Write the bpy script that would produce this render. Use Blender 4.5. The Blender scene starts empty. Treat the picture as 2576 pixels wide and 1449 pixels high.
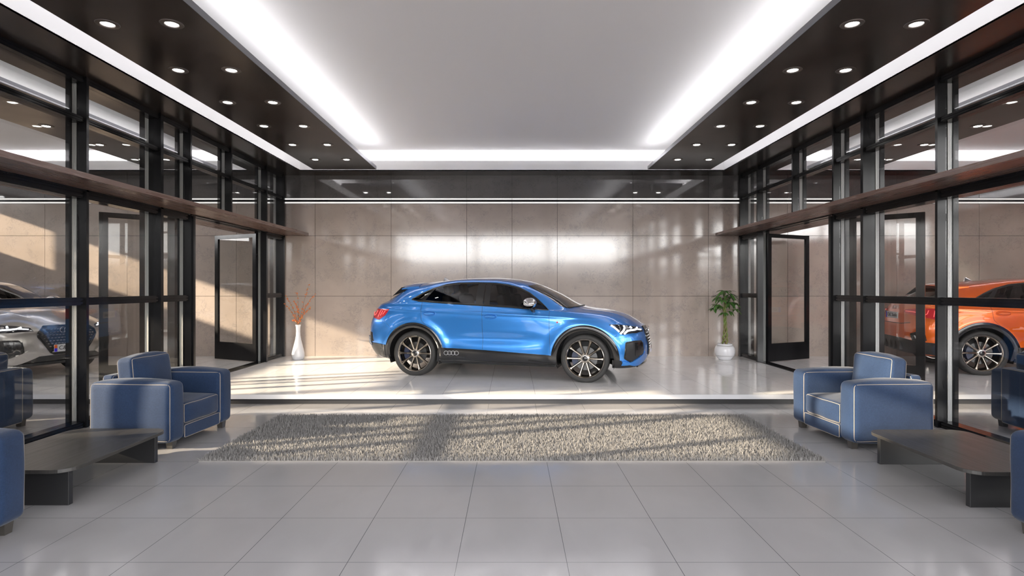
import bpy, bmesh, math, random
from mathutils import Vector, Matrix
from mathutils.bvhtree import BVHTree
SKY, SUN, LED, EXPO = 5.2, 17.0, 10.0, 0.1
PI = math.pi
sc = bpy.context.scene
col = sc.collection

# ------------------------------------------------------------------ materials
def mat(name, color=(0.5,0.5,0.5), rough=0.5, metal=0.0, coat=0.0, emit=None, estr=0.0, spec=0.5, sheen=0.0, coat_rough=0.03):
    m = bpy.data.materials.new(name); m.use_nodes = True
    b = m.node_tree.nodes['Principled BSDF']
    b.inputs['Base Color'].default_value = (*color, 1)
    b.inputs['Roughness'].default_value = rough
    b.inputs['Metallic'].default_value = metal
    b.inputs['Coat Weight'].default_value = coat
    b.inputs['Coat Roughness'].default_value = coat_rough
    b.inputs['Specular IOR Level'].default_value = spec
    b.inputs['Sheen Weight'].default_value = sheen
    if emit:
        b.inputs['Emission Color'].default_value = (*emit, 1)
        b.inputs['Emission Strength'].default_value = estr
    return m

def nd(m, t, **kw):
    n = m.node_tree.nodes.new(t)
    for k, v in kw.items(): setattr(n, k, v)
    return n
def lk(m, a, b): m.node_tree.links.new(a, b)
def bsdf(m): return m.node_tree.nodes['Principled BSDF']

def add_noise(m, scale=5, detail=6, c1=(0.4,0.4,0.4), c2=(0.5,0.5,0.5), lo=0.35, hi=0.65, bump=0.0, rough=None, stretch=(1,1,1), dist=0.0, bscale=None):
    tc = nd(m, 'ShaderNodeTexCoord'); mp = nd(m, 'ShaderNodeMapping')
    mp.inputs['Scale'].default_value = stretch
    lk(m, tc.outputs['Object'], mp.inputs['Vector'])
    nz = nd(m, 'ShaderNodeTexNoise'); nz.inputs['Scale'].default_value = scale; nz.inputs['Detail'].default_value = detail
    nz.inputs['Distortion'].default_value = dist
    lk(m, mp.outputs['Vector'], nz.inputs['Vector'])
    cr = nd(m, 'ShaderNodeValToRGB')
    cr.color_ramp.elements[0].position = lo; cr.color_ramp.elements[0].color = (*c1, 1)
    cr.color_ramp.elements[1].position = hi; cr.color_ramp.elements[1].color = (*c2, 1)
    lk(m, nz.outputs['Fac'], cr.inputs['Fac'])
    lk(m, cr.outputs['Color'], bsdf(m).inputs['Base Color'])
    if bump:
        nb = nd(m, 'ShaderNodeTexNoise'); nb.inputs['Scale'].default_value = bscale or scale*4; nb.inputs['Detail'].default_value = 4
        lk(m, mp.outputs['Vector'], nb.inputs['Vector'])
        bp = nd(m, 'ShaderNodeBump'); bp.inputs['Strength'].default_value = bump; bp.inputs['Distance'].default_value = 0.01
        lk(m, nb.outputs['Fac'], bp.inputs['Height']); lk(m, bp.outputs['Normal'], bsdf(m).inputs['Normal'])
    if rough:
        rr = nd(m, 'ShaderNodeMapRange'); rr.inputs['To Min'].default_value = rough[0]; rr.inputs['To Max'].default_value = rough[1]
        rr.inputs['From Min'].default_value = 0.3; rr.inputs['From Max'].default_value = 0.7
        lk(m, nz.outputs['Fac'], rr.inputs['Value']); lk(m, rr.outputs['Result'], bsdf(m).inputs['Roughness'])
    return cr

def tile_mat(name, base, line, rough):
    m = mat(name, base, rough, spec=0.5)
    cr = add_noise(m, 3.0, 8, tuple(c*0.97 for c in base), tuple(min(1,c*1.03) for c in base), 0.35, 0.65, stretch=(1,0.5,1), dist=0.6)
    geo = nd(m, 'ShaderNodeNewGeometry'); sp = nd(m, 'ShaderNodeSeparateXYZ'); lk(m, geo.outputs['Position'], sp.inputs['Vector'])
    outs = []
    for ax, off in (('X', 0.3), ('Y', 3.11)):
        a = nd(m, 'ShaderNodeMath', operation='SUBTRACT'); a.inputs[1].default_value = off - 60.0 + 0.3
        lk(m, sp.outputs[ax], a.inputs[0])
        d = nd(m, 'ShaderNodeMath', operation='DIVIDE'); d.inputs[1].default_value = 0.6; lk(m, a.outputs[0], d.inputs[0])
        f = nd(m, 'ShaderNodeMath', operation='FRACT'); lk(m, d.outputs[0], f.inputs[0])
        s = nd(m, 'ShaderNodeMath', operation='SUBTRACT'); s.inputs[1].default_value = 0.5; lk(m, f.outputs[0], s.inputs[0])
        b = nd(m, 'ShaderNodeMath', operation='ABSOLUTE'); lk(m, s.outputs[0], b.inputs[0])
        l = nd(m, 'ShaderNodeMath', operation='LESS_THAN'); l.inputs[1].default_value = 0.0028; lk(m, b.outputs[0], l.inputs[0])
        outs.append(l)
    mx = nd(m, 'ShaderNodeMath', operation='MAXIMUM'); lk(m, outs[0].outputs[0], mx.inputs[0]); lk(m, outs[1].outputs[0], mx.inputs[1])
    mix = nd(m, 'ShaderNodeMix', data_type='RGBA'); lk(m, mx.outputs[0], mix.inputs['Factor'])
    lk(m, cr.outputs['Color'], mix.inputs['A']); mix.inputs['B'].default_value = (*line, 1)
    lk(m, mix.outputs['Result'], bsdf(m).inputs['Base Color'])
    # very soft polish marks in the gloss
    tc = nd(m, 'ShaderNodeTexCoord'); nz = nd(m, 'ShaderNodeTexNoise'); nz.inputs['Scale'].default_value = 7; nz.inputs['Detail'].default_value = 9; nz.inputs['Roughness'].default_value = 0.65
    nz.inputs['Distortion'].default_value = 1.2
    lk(m, tc.outputs['Object'], nz.inputs['Vector'])
    rr = nd(m, 'ShaderNodeMapRange'); rr.inputs['From Min'].default_value = 0.35; rr.inputs['From Max'].default_value = 0.65
    rr.inputs['To Min'].default_value = rough*0.7; rr.inputs['To Max'].default_value = rough*1.4
    lk(m, nz.outputs['Fac'], rr.inputs['Value']); lk(m, rr.outputs['Result'], bsdf(m).inputs['Roughness'])
    return m

def glass_mat(name, tint=(0.9,0.9,0.9), refl=1.0, rough=0.0, f0=0.045):
    m = bpy.data.materials.new(name); m.use_nodes = True
    nt = m.node_tree; nt.nodes.remove(bsdf(m)); out = nt.nodes['Material Output']
    tr = nd(m, 'ShaderNodeBsdfTransparent'); tr.inputs['Color'].default_value = (*tint, 1)
    gl = nd(m, 'ShaderNodeBsdfGlossy'); gl.inputs['Roughness'].default_value = rough; gl.inputs['Color'].default_value = (refl,refl,refl,1)
    lw = nd(m, 'ShaderNodeLayerWeight')
    pw = nd(m, 'ShaderNodeMath', operation='POWER'); pw.inputs[1].default_value = 5.0; lk(m, lw.outputs['Facing'], pw.inputs[0])
    ml = nd(m, 'ShaderNodeMath', operation='MULTIPLY_ADD'); ml.inputs[1].default_value = 0.9; ml.inputs[2].default_value = f0; lk(m, pw.outputs[0], ml.inputs[0])
    mx = nd(m, 'ShaderNodeMixShader'); lk(m, ml.outputs[0], mx.inputs[0]); lk(m, tr.outputs[0], mx.inputs[1]); lk(m, gl.outputs[0], mx.inputs[2])
    lk(m, mx.outputs[0], out.inputs['Surface'])
    return m

M = {}
M['floor'] = tile_mat('floor_tile', (0.365,0.355,0.36), (0.10,0.10,0.11), 0.13)
M['stage'] = tile_mat('stage_tile', (0.90,0.89,0.885), (0.25,0.25,0.25), 0.12)
M['white'] = mat('white_paint', (0.90,0.90,0.91), 0.5)
M['nosing'] = mat('white_nosing', (0.62,0.62,0.64), 0.4)
M['ceil'] = mat('ceiling_paint', (0.80,0.79,0.80), 0.6)
M['darkpanel'] = mat('dark_gloss_panel', (0.028,0.022,0.019), 0.22, spec=0.45)
add_noise(M['darkpanel'], 1.5, 3, (0.024,0.019,0.016), (0.034,0.027,0.023), rough=(0.17,0.27))
M['edge'] = mat('panel_edge_grey', (0.16,0.16,0.18), 0.35, metal=0.3)
M['steel'] = mat('black_steel', (0.012,0.012,0.014), 0.2, spec=0.28)
add_noise(M['steel'], 3, 3, (0.007,0.007,0.008), (0.012,0.012,0.013), rough=(0.13,0.22), stretch=(1,1,0.2))
M['seal'] = mat('ribbed_aluminium', (0.62,0.62,0.60), 0.45, metal=0.2)
M['base_dark'] = mat('dark_plinth', (0.026,0.025,0.026), 0.4)
M['canopy'] = mat('walnut_laminate', (0.12,0.07,0.055), 0.3, spec=0.5)
add_noise(M['canopy'], 4, 8, (0.128,0.075,0.058), (0.142,0.084,0.066), stretch=(8,0.25,8), rough=(0.24,0.34))
M['glass'] = glass_mat('clear_glass', (0.91,0.91,0.905), f0=0.025)
M['led'] = mat('led_diffuser', (1,1,1), 0.5, emit=(1,0.99,1.0), estr=7.0)
M['lens'] = mat('downlight_lens', (1,1,1), 0.5, emit=(1,0.98,0.95), estr=45.0)
M['lightline'] = mat('led_line', (0.9,0.9,0.88), 0.4, emit=(1,0.98,0.95), estr=0.62)
M['ringmetal'] = mat('downlight_ring', (0.17,0.15,0.14), 0.3, metal=0.7)
M['red'] = mat('red_bounce_paint', (0.55,0.03,0.02), 0.5)
M['concrete'] = mat('outside_paving', (0.12,0.115,0.11), 0.8)
M['joint'] = mat('joint_dark', (0.03,0.03,0.032), 0.6)
M['backer'] = mat('plain_wall', (0.4,0.38,0.36), 0.6)

def stone(name, base, vein, rough, spec=0.5):
    m = mat(name, base, rough, spec=spec)
    tc = nd(m, 'ShaderNodeTexCoord')
    n1 = nd(m, 'ShaderNodeTexNoise'); n1.inputs['Scale'].default_value = 1.6; n1.inputs['Detail'].default_value = 4
    lk(m, tc.outputs['Object'], n1.inputs['Vector'])
    r1 = nd(m, 'ShaderNodeValToRGB'); r1.color_ramp.elements[0].position = 0.3; r1.color_ramp.elements[1].position = 0.7
    r1.color_ramp.elements[0].color = (*[c*0.9 for c in base],1); r1.color_ramp.elements[1].color = (*[min(1,c*1.07) for c in base],1)
    lk(m, n1.outputs['Fac'], r1.inputs['Fac'])
    # scratchy blue grey veins: thin level lines of a turbulent noise, kept only in scattered spots
    n2 = nd(m, 'ShaderNodeTexNoise'); n2.inputs['Scale'].default_value = 7.5; n2.inputs['Detail'].default_value = 9; n2.inputs['Roughness'].default_value = 0.68; n2.inputs['Distortion'].default_value = 1.1
    lk(m, tc.outputs['Object'], n2.inputs['Vector'])
    s = nd(m, 'ShaderNodeMath', operation='SUBTRACT'); s.inputs[1].default_value = 0.5; lk(m, n2.outputs['Fac'], s.inputs[0])
    a = nd(m, 'ShaderNodeMath', operation='ABSOLUTE'); lk(m, s.outputs[0], a.inputs[0])
    r2 = nd(m, 'ShaderNodeMapRange'); r2.inputs['From Min'].default_value = 0.0; r2.inputs['From Max'].default_value = 0.016; r2.inputs['To Min'].default_value = 1; r2.inputs['To Max'].default_value = 0
    lk(m, a.outputs[0], r2.inputs['Value'])
    n3 = nd(m, 'ShaderNodeTexNoise'); n3.inputs['Scale'].default_value = 3.4; n3.inputs['Detail'].default_value = 5; n3.inputs['Roughness'].default_value = 0.6
    mp3 = nd(m, 'ShaderNodeMapping'); mp3.inputs['Location'].default_value = (7.3, 2.2, 4.1); lk(m, tc.outputs['Object'], mp3.inputs['Vector']); lk(m, mp3.outputs['Vector'], n3.inputs['Vector'])
    r3 = nd(m, 'ShaderNodeMapRange'); r3.inputs['From Min'].default_value = 0.46; r3.inputs['From Max'].default_value = 0.56; lk(m, n3.outputs['Fac'], r3.inputs['Value'])
    mm = nd(m, 'ShaderNodeMath', operation='MULTIPLY'); lk(m, r2.outputs['Result'], mm.inputs[0]); lk(m, r3.outputs['Result'], mm.inputs[1])
    # soft blotches
    r4 = nd(m, 'ShaderNodeMapRange'); r4.inputs['From Min'].default_value = 0.56; r4.inputs['From Max'].default_value = 0.70; r4.inputs['To Max'].default_value = 0.20
    lk(m, n3.outputs['Fac'], r4.inputs['Value'])
    mf = nd(m, 'ShaderNodeMath', operation='MULTIPLY'); mf.inputs[1].default_value = 0.75; lk(m, mm.outputs[0], mf.inputs[0])
    mxx = nd(m, 'ShaderNodeMath', operation='MAXIMUM'); lk(m, mf.outputs[0], mxx.inputs[0]); lk(m, r4.outputs['Result'], mxx.inputs[1])
    mix = nd(m, 'ShaderNodeMix', data_type='RGBA'); lk(m, mxx.outputs[0], mix.inputs['Factor']); lk(m, r1.outputs['Color'], mix.inputs['A']); mix.inputs['B'].default_value = (*vein,1)
    lk(m, mix.outputs['Result'], bsdf(m).inputs['Base Color'])
    rr = nd(m, 'ShaderNodeMapRange'); rr.inputs['From Min'].default_value = 0.3; rr.inputs['From Max'].default_value = 0.7; rr.inputs['To Min'].default_value = rough*0.8; rr.inputs['To Max'].default_value = rough*1.3
    lk(m, n2.outputs['Fac'], rr.inputs['Value']); lk(m, rr.outputs['Result'], bsdf(m).inputs['Roughness'])
    bp = nd(m, 'ShaderNodeBump'); bp.inputs['Strength'].default_value = 0.02; bp.inputs['Distance'].default_value = 0.004
    lk(m, n2.outputs['Fac'], bp.inputs['Height']); lk(m, bp.outputs['Normal'], bsdf(m).inputs['Normal'])
    return m
M['stone'] = stone('beige_stone', (0.47,0.392,0.342), (0.20,0.19,0.20), 0.085, 1.0)
M['stone_dark'] = stone('dark_stone', (0.125,0.117,0.114), (0.05,0.05,0.05), 0.04, 1.0)

# ------------------------------------------------------------------ mesh helpers
class MB:
    def __init__(s): s.v = []; s.f = []; s.m = []
    def add(s, vs, fs, mi=0):
        o = len(s.v); s.v += [tuple(v) for v in vs]; s.f += [tuple(i+o for i in f) for f in fs]; s.m += [mi]*len(fs)
    def box(s, x0, x1, y0, y1, z0, z1, mi=0):
        s.add([(x0,y0,z0),(x1,y0,z0),(x1,y1,z0),(x0,y1,z0),(x0,y0,z1),(x1,y0,z1),(x1,y1,z1),(x0,y1,z1)],
              [(0,3,2,1),(4,5,6,7),(0,1,5,4),(1,2,6,5),(2,3,7,6),(3,0,4,7)], mi)
    def prism(s, poly, z0, z1, mi=0):
        n = len(poly)
        s.add([(x,y,z0) for x,y in poly]+[(x,y,z1) for x,y in poly],
              [tuple(range(n-1,-1,-1)), tuple(range(n,2*n))]+[(i,(i+1)%n,(i+1)%n+n,i+n) for i in range(n)], mi)
    def lathe(s, prof, n=32, c=(0,0,0), mi=0, axis='z', close=False):
        vs = []; fs = []
        for i in range(n):
            a = 2*PI*i/n
            for r, h in prof:
                if axis == 'z': vs.append((c[0]+r*math.cos(a), c[1]+r*math.sin(a), c[2]+h))
                else: vs.append((c[0]+r*math.cos(a), c[1]+h, c[2]+r*math.sin(a)))
        k = len(prof)
        for i in range(n):
            j = (i+1)%n
            for q in range(k if close else k-1):
                q2 = (q+1)%k
                fs.append((i*k+q, j*k+q, j*k+q2, i*k+q2))
        s.add(vs, fs, mi)
    def tube(s, pts, r, n=6, mi=0, closed=False, caps=True):
        pts = [Vector(p) for p in pts]; N = len(pts); vs = []; fs = []
        rr = r if isinstance(r, (list, tuple)) else [r]*N
        up = None
        for i in range(N):
            if closed: t = (pts[(i+1)%N]-pts[i-1])
            else: t = pts[min(i+1,N-1)]-pts[max(i-1,0)]
            if t.length < 1e-9: t = Vector((0,0,1))
            t.normalize()
            if up is None:
                up = Vector((0,0,1)) if abs(t.z) < 0.9 else Vector((1,0,0))
            a = t.cross(up)
            if a.length < 1e-6: a = t.orthogonal()
            a.normalize(); b = a.cross(t).normalized(); up = b
            for k in range(n):
                an = 2*PI*k/n
                vs.append(pts[i]+(a*math.cos(an)+b*math.sin(an))*rr[i])
        for i in range(N if closed else N-1):
            j = (i+1)%N
            for k in range(n):
                fs.append((i*n+k, i*n+(k+1)%n, j*n+(k+1)%n, j*n+k))
        if caps and not closed:
            fs.append(tuple(range(n-1,-1,-1))); fs.append(tuple((N-1)*n+k for k in range(n)))
        s.add(vs, fs, mi)
    def grid(s, G, mi=0, flip=False):
        R = len(G); C_ = len(G[0]); vs = [p for row in G for p in row]; fs = []
        for i in range(R-1):
            for j in range(C_-1):
                q = (i*C_+j, i*C_+j+1, (i+1)*C_+j+1, (i+1)*C_+j)
                fs.append(q[::-1] if flip else q)
        s.add(vs, fs, mi)
    def mesh(s, name, mats, smooth=None, merge=0.0):
        me = bpy.data.meshes.new(name); me.from_pydata(s.v, [], s.f)
        if not isinstance(mats, (list, tuple)): mats = [mats]
        for m in mats: me.materials.append(m)
        me.polygons.foreach_set('material_index', s.m)
        bm = bmesh.new(); bm.from_mesh(me)
        if merge: bmesh.ops.remove_doubles(bm, verts=bm.verts, dist=merge)
        bmesh.ops.recalc_face_normals(bm, faces=bm.faces)
        bm.to_mesh(me); bm.free()
        if smooth:
            me.polygons.foreach_set('use_smooth', [True]*len(me.polygons))
            me.set_sharp_from_angle(angle=math.radians(smooth))
        me.update()
        return me
    def obj(s, name, mats, parent=None, smooth=None, merge=0.0, loc=None, bevel=0):
        o = bpy.data.objects.new(name, s.mesh(name, mats, smooth, merge)); col.objects.link(o)
        if parent: o.parent = parent
        if loc: o.location = loc
        if bevel:
            b = o.modifiers.new('bev', 'BEVEL'); b.width = bevel; b.segments = 2; b.limit_method = 'ANGLE'
        return o

def empty(name, loc=(0,0,0), rz=0.0):
    e = bpy.data.objects.new(name, None); e.location = loc; e.rotation_euler = (0,0,rz); e.empty_display_size = 0.2
    col.objects.link(e); return e
def tag(o, label, cat, group=None, kind=None):
    if label: o['label'] = label
    if cat: o['category'] = cat
    if group: o['group'] = group
    if kind: o['kind'] = kind
    return o
def struct(o, label=None):
    o['kind'] = 'structure'
    if label: o['label'] = label
    return o
def kids(o): return [c for c in bpy.data.objects if c.parent == o]
def copy_tree(o, parent=None):
    c = o.copy(); col.objects.link(c)
    if parent: c.parent = parent
    for ch in kids(o): copy_tree(ch, c)
    return c
def text_mesh(txt, size, extrude, material, name, parent, font_off=0.0):
    cu = bpy.data.curves.new('t', 'FONT'); cu.body = txt; cu.size = size; cu.extrude = extrude; cu.align_x = 'CENTER'; cu.align_y = 'CENTER'; cu.offset = font_off
    o = bpy.data.objects.new('t', cu); col.objects.link(o)
    dg = bpy.context.evaluated_depsgraph_get(); dg.update()
    me = bpy.data.meshes.new_from_object(o.evaluated_get(dg)); bpy.data.objects.remove(o)
    me.materials.clear(); me.materials.append(material)
    r = bpy.data.objects.new(name, me); col.objects.link(r); r.parent = parent
    return r

# ------------------------------------------------------------------ dimensions (camera at origin, looking +Y)
ST = 0.125          # display platform height
YW = 11.47          # back wall
YS = 7.35           # platform front
ZS = 3.77           # soffit underside
BAY = 9.20

# ------------------------------------------------------------------ floor, platform, outside
b = MB(); b.box(-12.6, 14, -1.0, 11.9, -0.12, 0.0); struct(b.obj('floor', M['floor']), 'pale grey polished tile floor with thin dark joints')
b = MB(); b.box(-60, 60, -70, 60, -0.3, -0.125); struct(b.obj('floor_outside', M['concrete']))
stage = empty('display_platform', (0, YS, 0)); 
tag(stage, 'low white tiled display platform across the back of the hall', 'platform')
b = MB(); b.box(-12.4, 13.8, 0.0, YW-YS, ST-0.055, ST); o = b.obj('top_slab', M['stage'], stage)
b = MB(); b.box(-12.4, 13.8, -0.015, 0.0, ST-0.058, ST+0.0005); b.obj('nosing', M['nosing'], stage)['label'] = 'bright white front edge strip'
b = MB(); b.box(-12.4, 13.8, 0.012, YW-YS, 0.0, ST-0.058); b.obj('plinth', M['base_dark'], stage)['label'] = 'dark recessed plinth'

# ------------------------------------------------------------------ back wall: one mesh of stone panels
b = MB()
xs_main = [-4.56,-3.97,-2.437,-0.914,0,0.914,2.437,3.96,4.56]
side = [4.56, 5.56, 7.76, 9.42, 11.0, 12.5, 14.0]
xs = sorted(set(xs_main + side + [-x for x in side]))
rows = [(0.0+ST-0.05, 1.336,0), (1.336,2.554,0), (2.554,3.200,0), (3.316,4.3,1)]
g = 0.0035
for x0, x1 in zip(xs[:-1], xs[1:]):
    for z0, z1, mi in rows:
        b.box(x0+g, x1-g, YW, YW+0.03, z0+g, z1-g, mi)
b.box(-14, 14, YW+0.012, YW+0.2, 0, 4.5, 2)
b.box(-14, 14, YW+0.004, YW+0.03, 3.24, 3.277, 3)
struct(b.obj('wall_back', [M['stone'], M['stone_dark'], M['joint'], M['steel']]), 'beige stone panelled back wall with dark polished band on top')
for k, (z0, z1) in enumerate(((3.206,3.236),(3.281,3.309))):
    b = MB()
    for x0, x1 in zip(xs[:-1], xs[1:]): b.box(x0+g, x1-g, YW-0.004, YW+0.02, z0, z1)
    struct(b.obj('trim_%d' % (k+1), M['lightline']), 'thin white light line along the stone back wall')

# ------------------------------------------------------------------ ceiling
def bay_ceiling(cx, y0, names, lim=0):
    """soffit ring, recess faces, upper ceiling of one bay centred at cx"""
    b = MB()
    xi, xo = 4.108, 4.6
    xl = max(cx-xo, -12.6) if lim else cx-xo
    il = max(cx-xi, xl+0.3) if lim else cx-xi
    yb = 11.03
    # dark soffit: sides and back (underside slabs)
    b.box(xl, il, y0, YW, ZS, ZS+0.02, 0); b.box(cx+xi, cx+xo, y0, YW, ZS, ZS+0.02, 0)
    b.box(il, cx+xi, yb, YW, ZS, ZS+0.02, 0)
    b.box(il, cx+xi, y0, y0+0.5, ZS, ZS+0.02, 0)
    # white lips
    b.box(il-0.02, il, y0+0.5, yb+0.02, ZS+0.001, ZS+0.20, 1); b.box(cx+xi, cx+xi+0.02, y0+0.5, yb+0.02, ZS+0.001, ZS+0.20, 1)
    b.box(il, cx+xi, yb, yb+0.02, ZS+0.001, ZS+0.20, 1)
    b.box(il, cx+xi, y0+0.48, y0+0.5, ZS+0.001, ZS+0.20, 1)
    # upper ceiling and cove back faces
    b.box(xl, cx+xo, y0, YW, 4.14, 4.3, 2)
    b.box(xl, xl+0.05, y0, YW, ZS+0.02, 4.14, 1); b.box(cx+xo-0.05, cx+xo, y0, YW, ZS+0.02, 4.14, 1)
    b.box(xl, cx+xo, yb+0.26, yb+0.30, ZS+0.02, 4.14, 1)
    b.box(xl, cx+xo, y0, y0+0.1, ZS+0.02, 4.14, 1)
    struct(b.obj(names[0], [M['darkpanel'], M['white'], M['ceil']]), names[1])
    # led strips resting on the cove ledges
    b = MB()
    b.box(max(cx-xi,-12.2)+0.3, cx+xi-0.3, yb+0.10, yb+0.13, ZS+0.021, ZS+0.035)
    struct(b.obj('trim_led_%s' % names[2], M['led']))
bay_ceiling(0, -1.0, ('ceiling', 'pale recessed ceiling with glowing edges and dark glossy soffit', 'middle'))
bay_ceiling(-BAY, 4.2, ('ceiling_side_bay', 'recessed ceiling of the left side bay seen through glass', 'left'), 1)
bay_ceiling(BAY, 4.2, ('ceiling_side_bay.001', 'recessed ceiling of the right side bay seen through glass', 'right'))
b = MB(); b.box(-12.6, 14.2, 4.2, 11.9, 4.3, 4.6); b.box(-4.9, 4.9, -1.2, 4.2, 4.3, 4.6); struct(b.obj('ceiling_roof', M['backer']))

RZ = 3.71
def raft(x0, x1, y0, y1, inner, label, name='ceiling_raft'):
    t = empty(name, ((x0+x1)/2, y0, RZ))
    w = (x1-x0)/2; L = y1-y0
    b = MB(); b.box(-w, w, 0, L, 0, 0.062); b.obj('panel', M['darkpanel'], t)
    b = MB()
    for x in (-w-0.004, w): b.box(x, x+0.004, 0, L, 0.001, 0.062)
    b.box(-w, w, L, L+0.004, 0.001, 0.062)
    b.obj('edge_strip', M['edge'], t)['label'] = 'thin grey metal edge'
    b = MB()
    xx = w-0.07 if inner > 0 else -w+0.04
    b.box(xx, xx+0.03, 0.02, L-0.02, 0.062, 0.075)
    b.obj('led_strip', M['led'], t)
    b = MB(); xx = -w+0.10 if inner > 0 else w-0.13
    tag(t, label, 'ceiling panel', 'dark suspended ceiling rafts')
    return t
raft(-3.70, -2.53, -0.3, 10.60, 1, 'dark glossy ceiling raft with downlights left of the bright recess')
raft(2.53, 3.70, -0.3, 10.60, -1, 'dark glossy ceiling raft with downlights right of the bright recess')
raft(-BAY+2.53, -BAY+3.70, 4.8, 10.60, -1, 'dark ceiling raft seen through the left glass partition')
raft(BAY-3.70, BAY-2.53, 4.8, 10.60, 1, 'dark ceiling raft seen through the right glass partition')
# downlights
dl = empty('downlight', (0,0,RZ))
b = MB(); b.lathe([(0.050,-0.001),(0.056,-0.008),(0.088,-0.006),(0.092,0.0)], 32); b.obj('ring', M['ringmetal'], dl, smooth=40)
b = MB(); b.lathe([(0.0,-0.0035),(0.046,-0.0035),(0.050,-0.0005)], 28); b.obj('lens', M['lens'], dl)['label'] = 'bright round lens'
ys = [4.76,5.77,6.77,7.76,8.77,9.78]
rank = ['nearest', 'second', 'third', 'fourth', 'fifth', 'farthest']
first = True
for sgn, sd in ((-1,'left'),(1,'right')):
    for k, y in enumerate(ys):
        for x, rw in ((3.384,'outer'),(2.847,'inner')):
            d = dl if first else copy_tree(dl); first = False
            d.location = (sgn*x, y, RZ)
            tag(d, 'round white downlight, %s in the %s row of the %s dark ceiling raft' % (rank[k], rw, sd), 'downlight', 'downlights in the dark rafts')
        for k2, x in enumerate((5.82, 6.355)):
            if k < 1: continue
            d = copy_tree(dl); d.location = (sgn*x, y, RZ)
            tag(d, 'round downlight behind the %s glass partition, %s row, %s from the viewer' % (sd, ('near','far')[k2], rank[k-1]), 'downlight', 'downlights of the side bays')

# ------------------------------------------------------------------ glass partitions
def partition(sgn, nm):
    """built for the left side (room side = +x); mirrored by sgn"""
    root = empty(nm, (0,0,0)); struct(root, 'black steel and glass partition on the %s of the hall' % ('left' if sgn < 0 else 'right'))
    def X(a, bb): return (a, bb) if sgn < 0 else (-bb, -a)
    def post(y, z0, wide=False, cap=0.075, z1=ZS):
        b = MB(); t = 0.036
        def bx(x0, x1, y0, y1, mi=0, za=z0, zb=z1):
            x0, x1 = X(x0, x1); b.box(x0, x1, y0, y1, za, zb, mi)
        w = 0.125 if wide else 0.072
        bx(-4.57-w, -4.57, y, y+t+(0.02 if wide else 0))         # room side cap
        bx(-4.575-w-0.035, -4.57-w, y+0.012, y+t-0.005)
        s0 = -4.57-w-0.040
        for k in range(4):                                # light ribbed channel
            bx(s0-0.011-k*0.0125, s0-k*0.0125-0.003, y+0.004, y+t-0.004, 1)
        bx(s0-0.055, s0-0.001, y+0.012, y+t-0.006)
        bx(s0-0.115, s0-0.054, y, y+t)
        bx(s0-0.060, s0-0.052, y-0.006, y+t)
        b.obj('post', [M['steel'], M['seal']], root)
    posts = [(6.11,0,False),(7.406,ST,True),(8.09,ST,False),(10.60,ST,False)]
    for y, z0, wd in posts: post(y, z0, wd)
    post(9.263, 2.60); post(11.40, ST, True)
    for y in (4.55, 3.2, 1.9, 0.6): post(y, 0.0)
    # door jamb posts beside opening
    b = MB(); x0, x1 = X(-4.66, -4.55); b.box(x0, x1, 8.13, 8.18, ST, 2.53); b.obj('jamb', M['steel'], root)
    b = MB(); b.box(x0, x1, 10.54, 10.60, ST, 2.53); b.obj('jamb', M['steel'], root)
    # rails
    def rail(y0, y1, z0, z1, name='transom'):
        b = MB(); h = z1-z0
        for xa, xb, za, zb in ((-4.735,-4.60,z0,z1),(-4.605,-4.590,z0+h*0.15,z0+h*0.42),(-4.605,-4.590,z0+h*0.58,z0+h*0.85),(-4.75,-4.73,z0+h*0.2,z0+h*0.8)):
            x0, x1 = X(xa, xb); b.box(x0, x1, y0, y1, za, zb)
        b.obj(name, M['steel'], root)
    def pane(y0, y1, z0, z1):
        b = MB(); x0, x1 = X(-4.668, -4.662)
        b.box(x0, x1, y0, y1, z0, z1); b.obj('glass_pane', M['glass'], root)
    seq = [-0.9, 0.6, 1.9, 3.2, 4.55, 6.11, 7.406, 8.09, 9.263, 10.60, 11.40, 11.46]
    for y0, y1 in zip(seq[:-2], seq[1:-1]):
        a, c = y0+0.045, y1+0.004
        rail(a, c, 3.275, 3.335); rail(a, c, 3.70, 3.77, 'head_rail')
        pane(a, c, 2.61, 3.275); pane(a, c, 3.335, 3.70)
        if 8.0 < y0 < 10.5: continue
        z0 = ST if y0 > 7.3 else 0.0
        if y0 == 6.11: z0 = 0.0
        rail(a, c, 1.315, 1.40); rail(a, c, z0, z0+0.07, 'sill_rail'); rail(a, c, 2.46, 2.55)
        pane(a, c, z0+0.07, 1.315); pane(a, c, 1.40, 2.46)
    b = MB(); x0, x1 = X(-4.76,-4.58); b.box(x0, x1, 8.09, 10.6, ST+0.0006, ST+0.012); b.obj('threshold', M['steel'], root)
    return root
partition(-1, 'window_1'); partition(1, 'window_2')

def canopy(sgn):
    t = empty('wood_canopy', (sgn*4.67, 0, 2.554))
    s = -sgn
    def add(name, xa, xb, y0, y1, z0, z1, m):
        b = MB(); x0, x1 = sorted((s*xa, s*xb)); b.box(x0, x1, y0, y1, z0, z1); return b.obj(name, m, t)
    add('board', 0.03, 0.57, -0.6, YW-0.003, 0, 0.055, M['canopy'])
    add('rear_board', -0.03, -0.57, 4.4, YW-0.003, 0, 0.055, M['canopy'])
    add('track', 0.02, 0.10, -0.6, YW-0.02, -0.018, -0.001, M['steel'])['label'] = 'black track under the board'
    add('track', -0.02, -0.10, 4.4, YW-0.02, -0.018, -0.001, M['steel'])
    tag(t, 'brown wooden canopy shelf running along the %s glass partition' % ('left' if sgn < 0 else 'right'), 'canopy')
canopy(-1); canopy(1)

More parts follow.
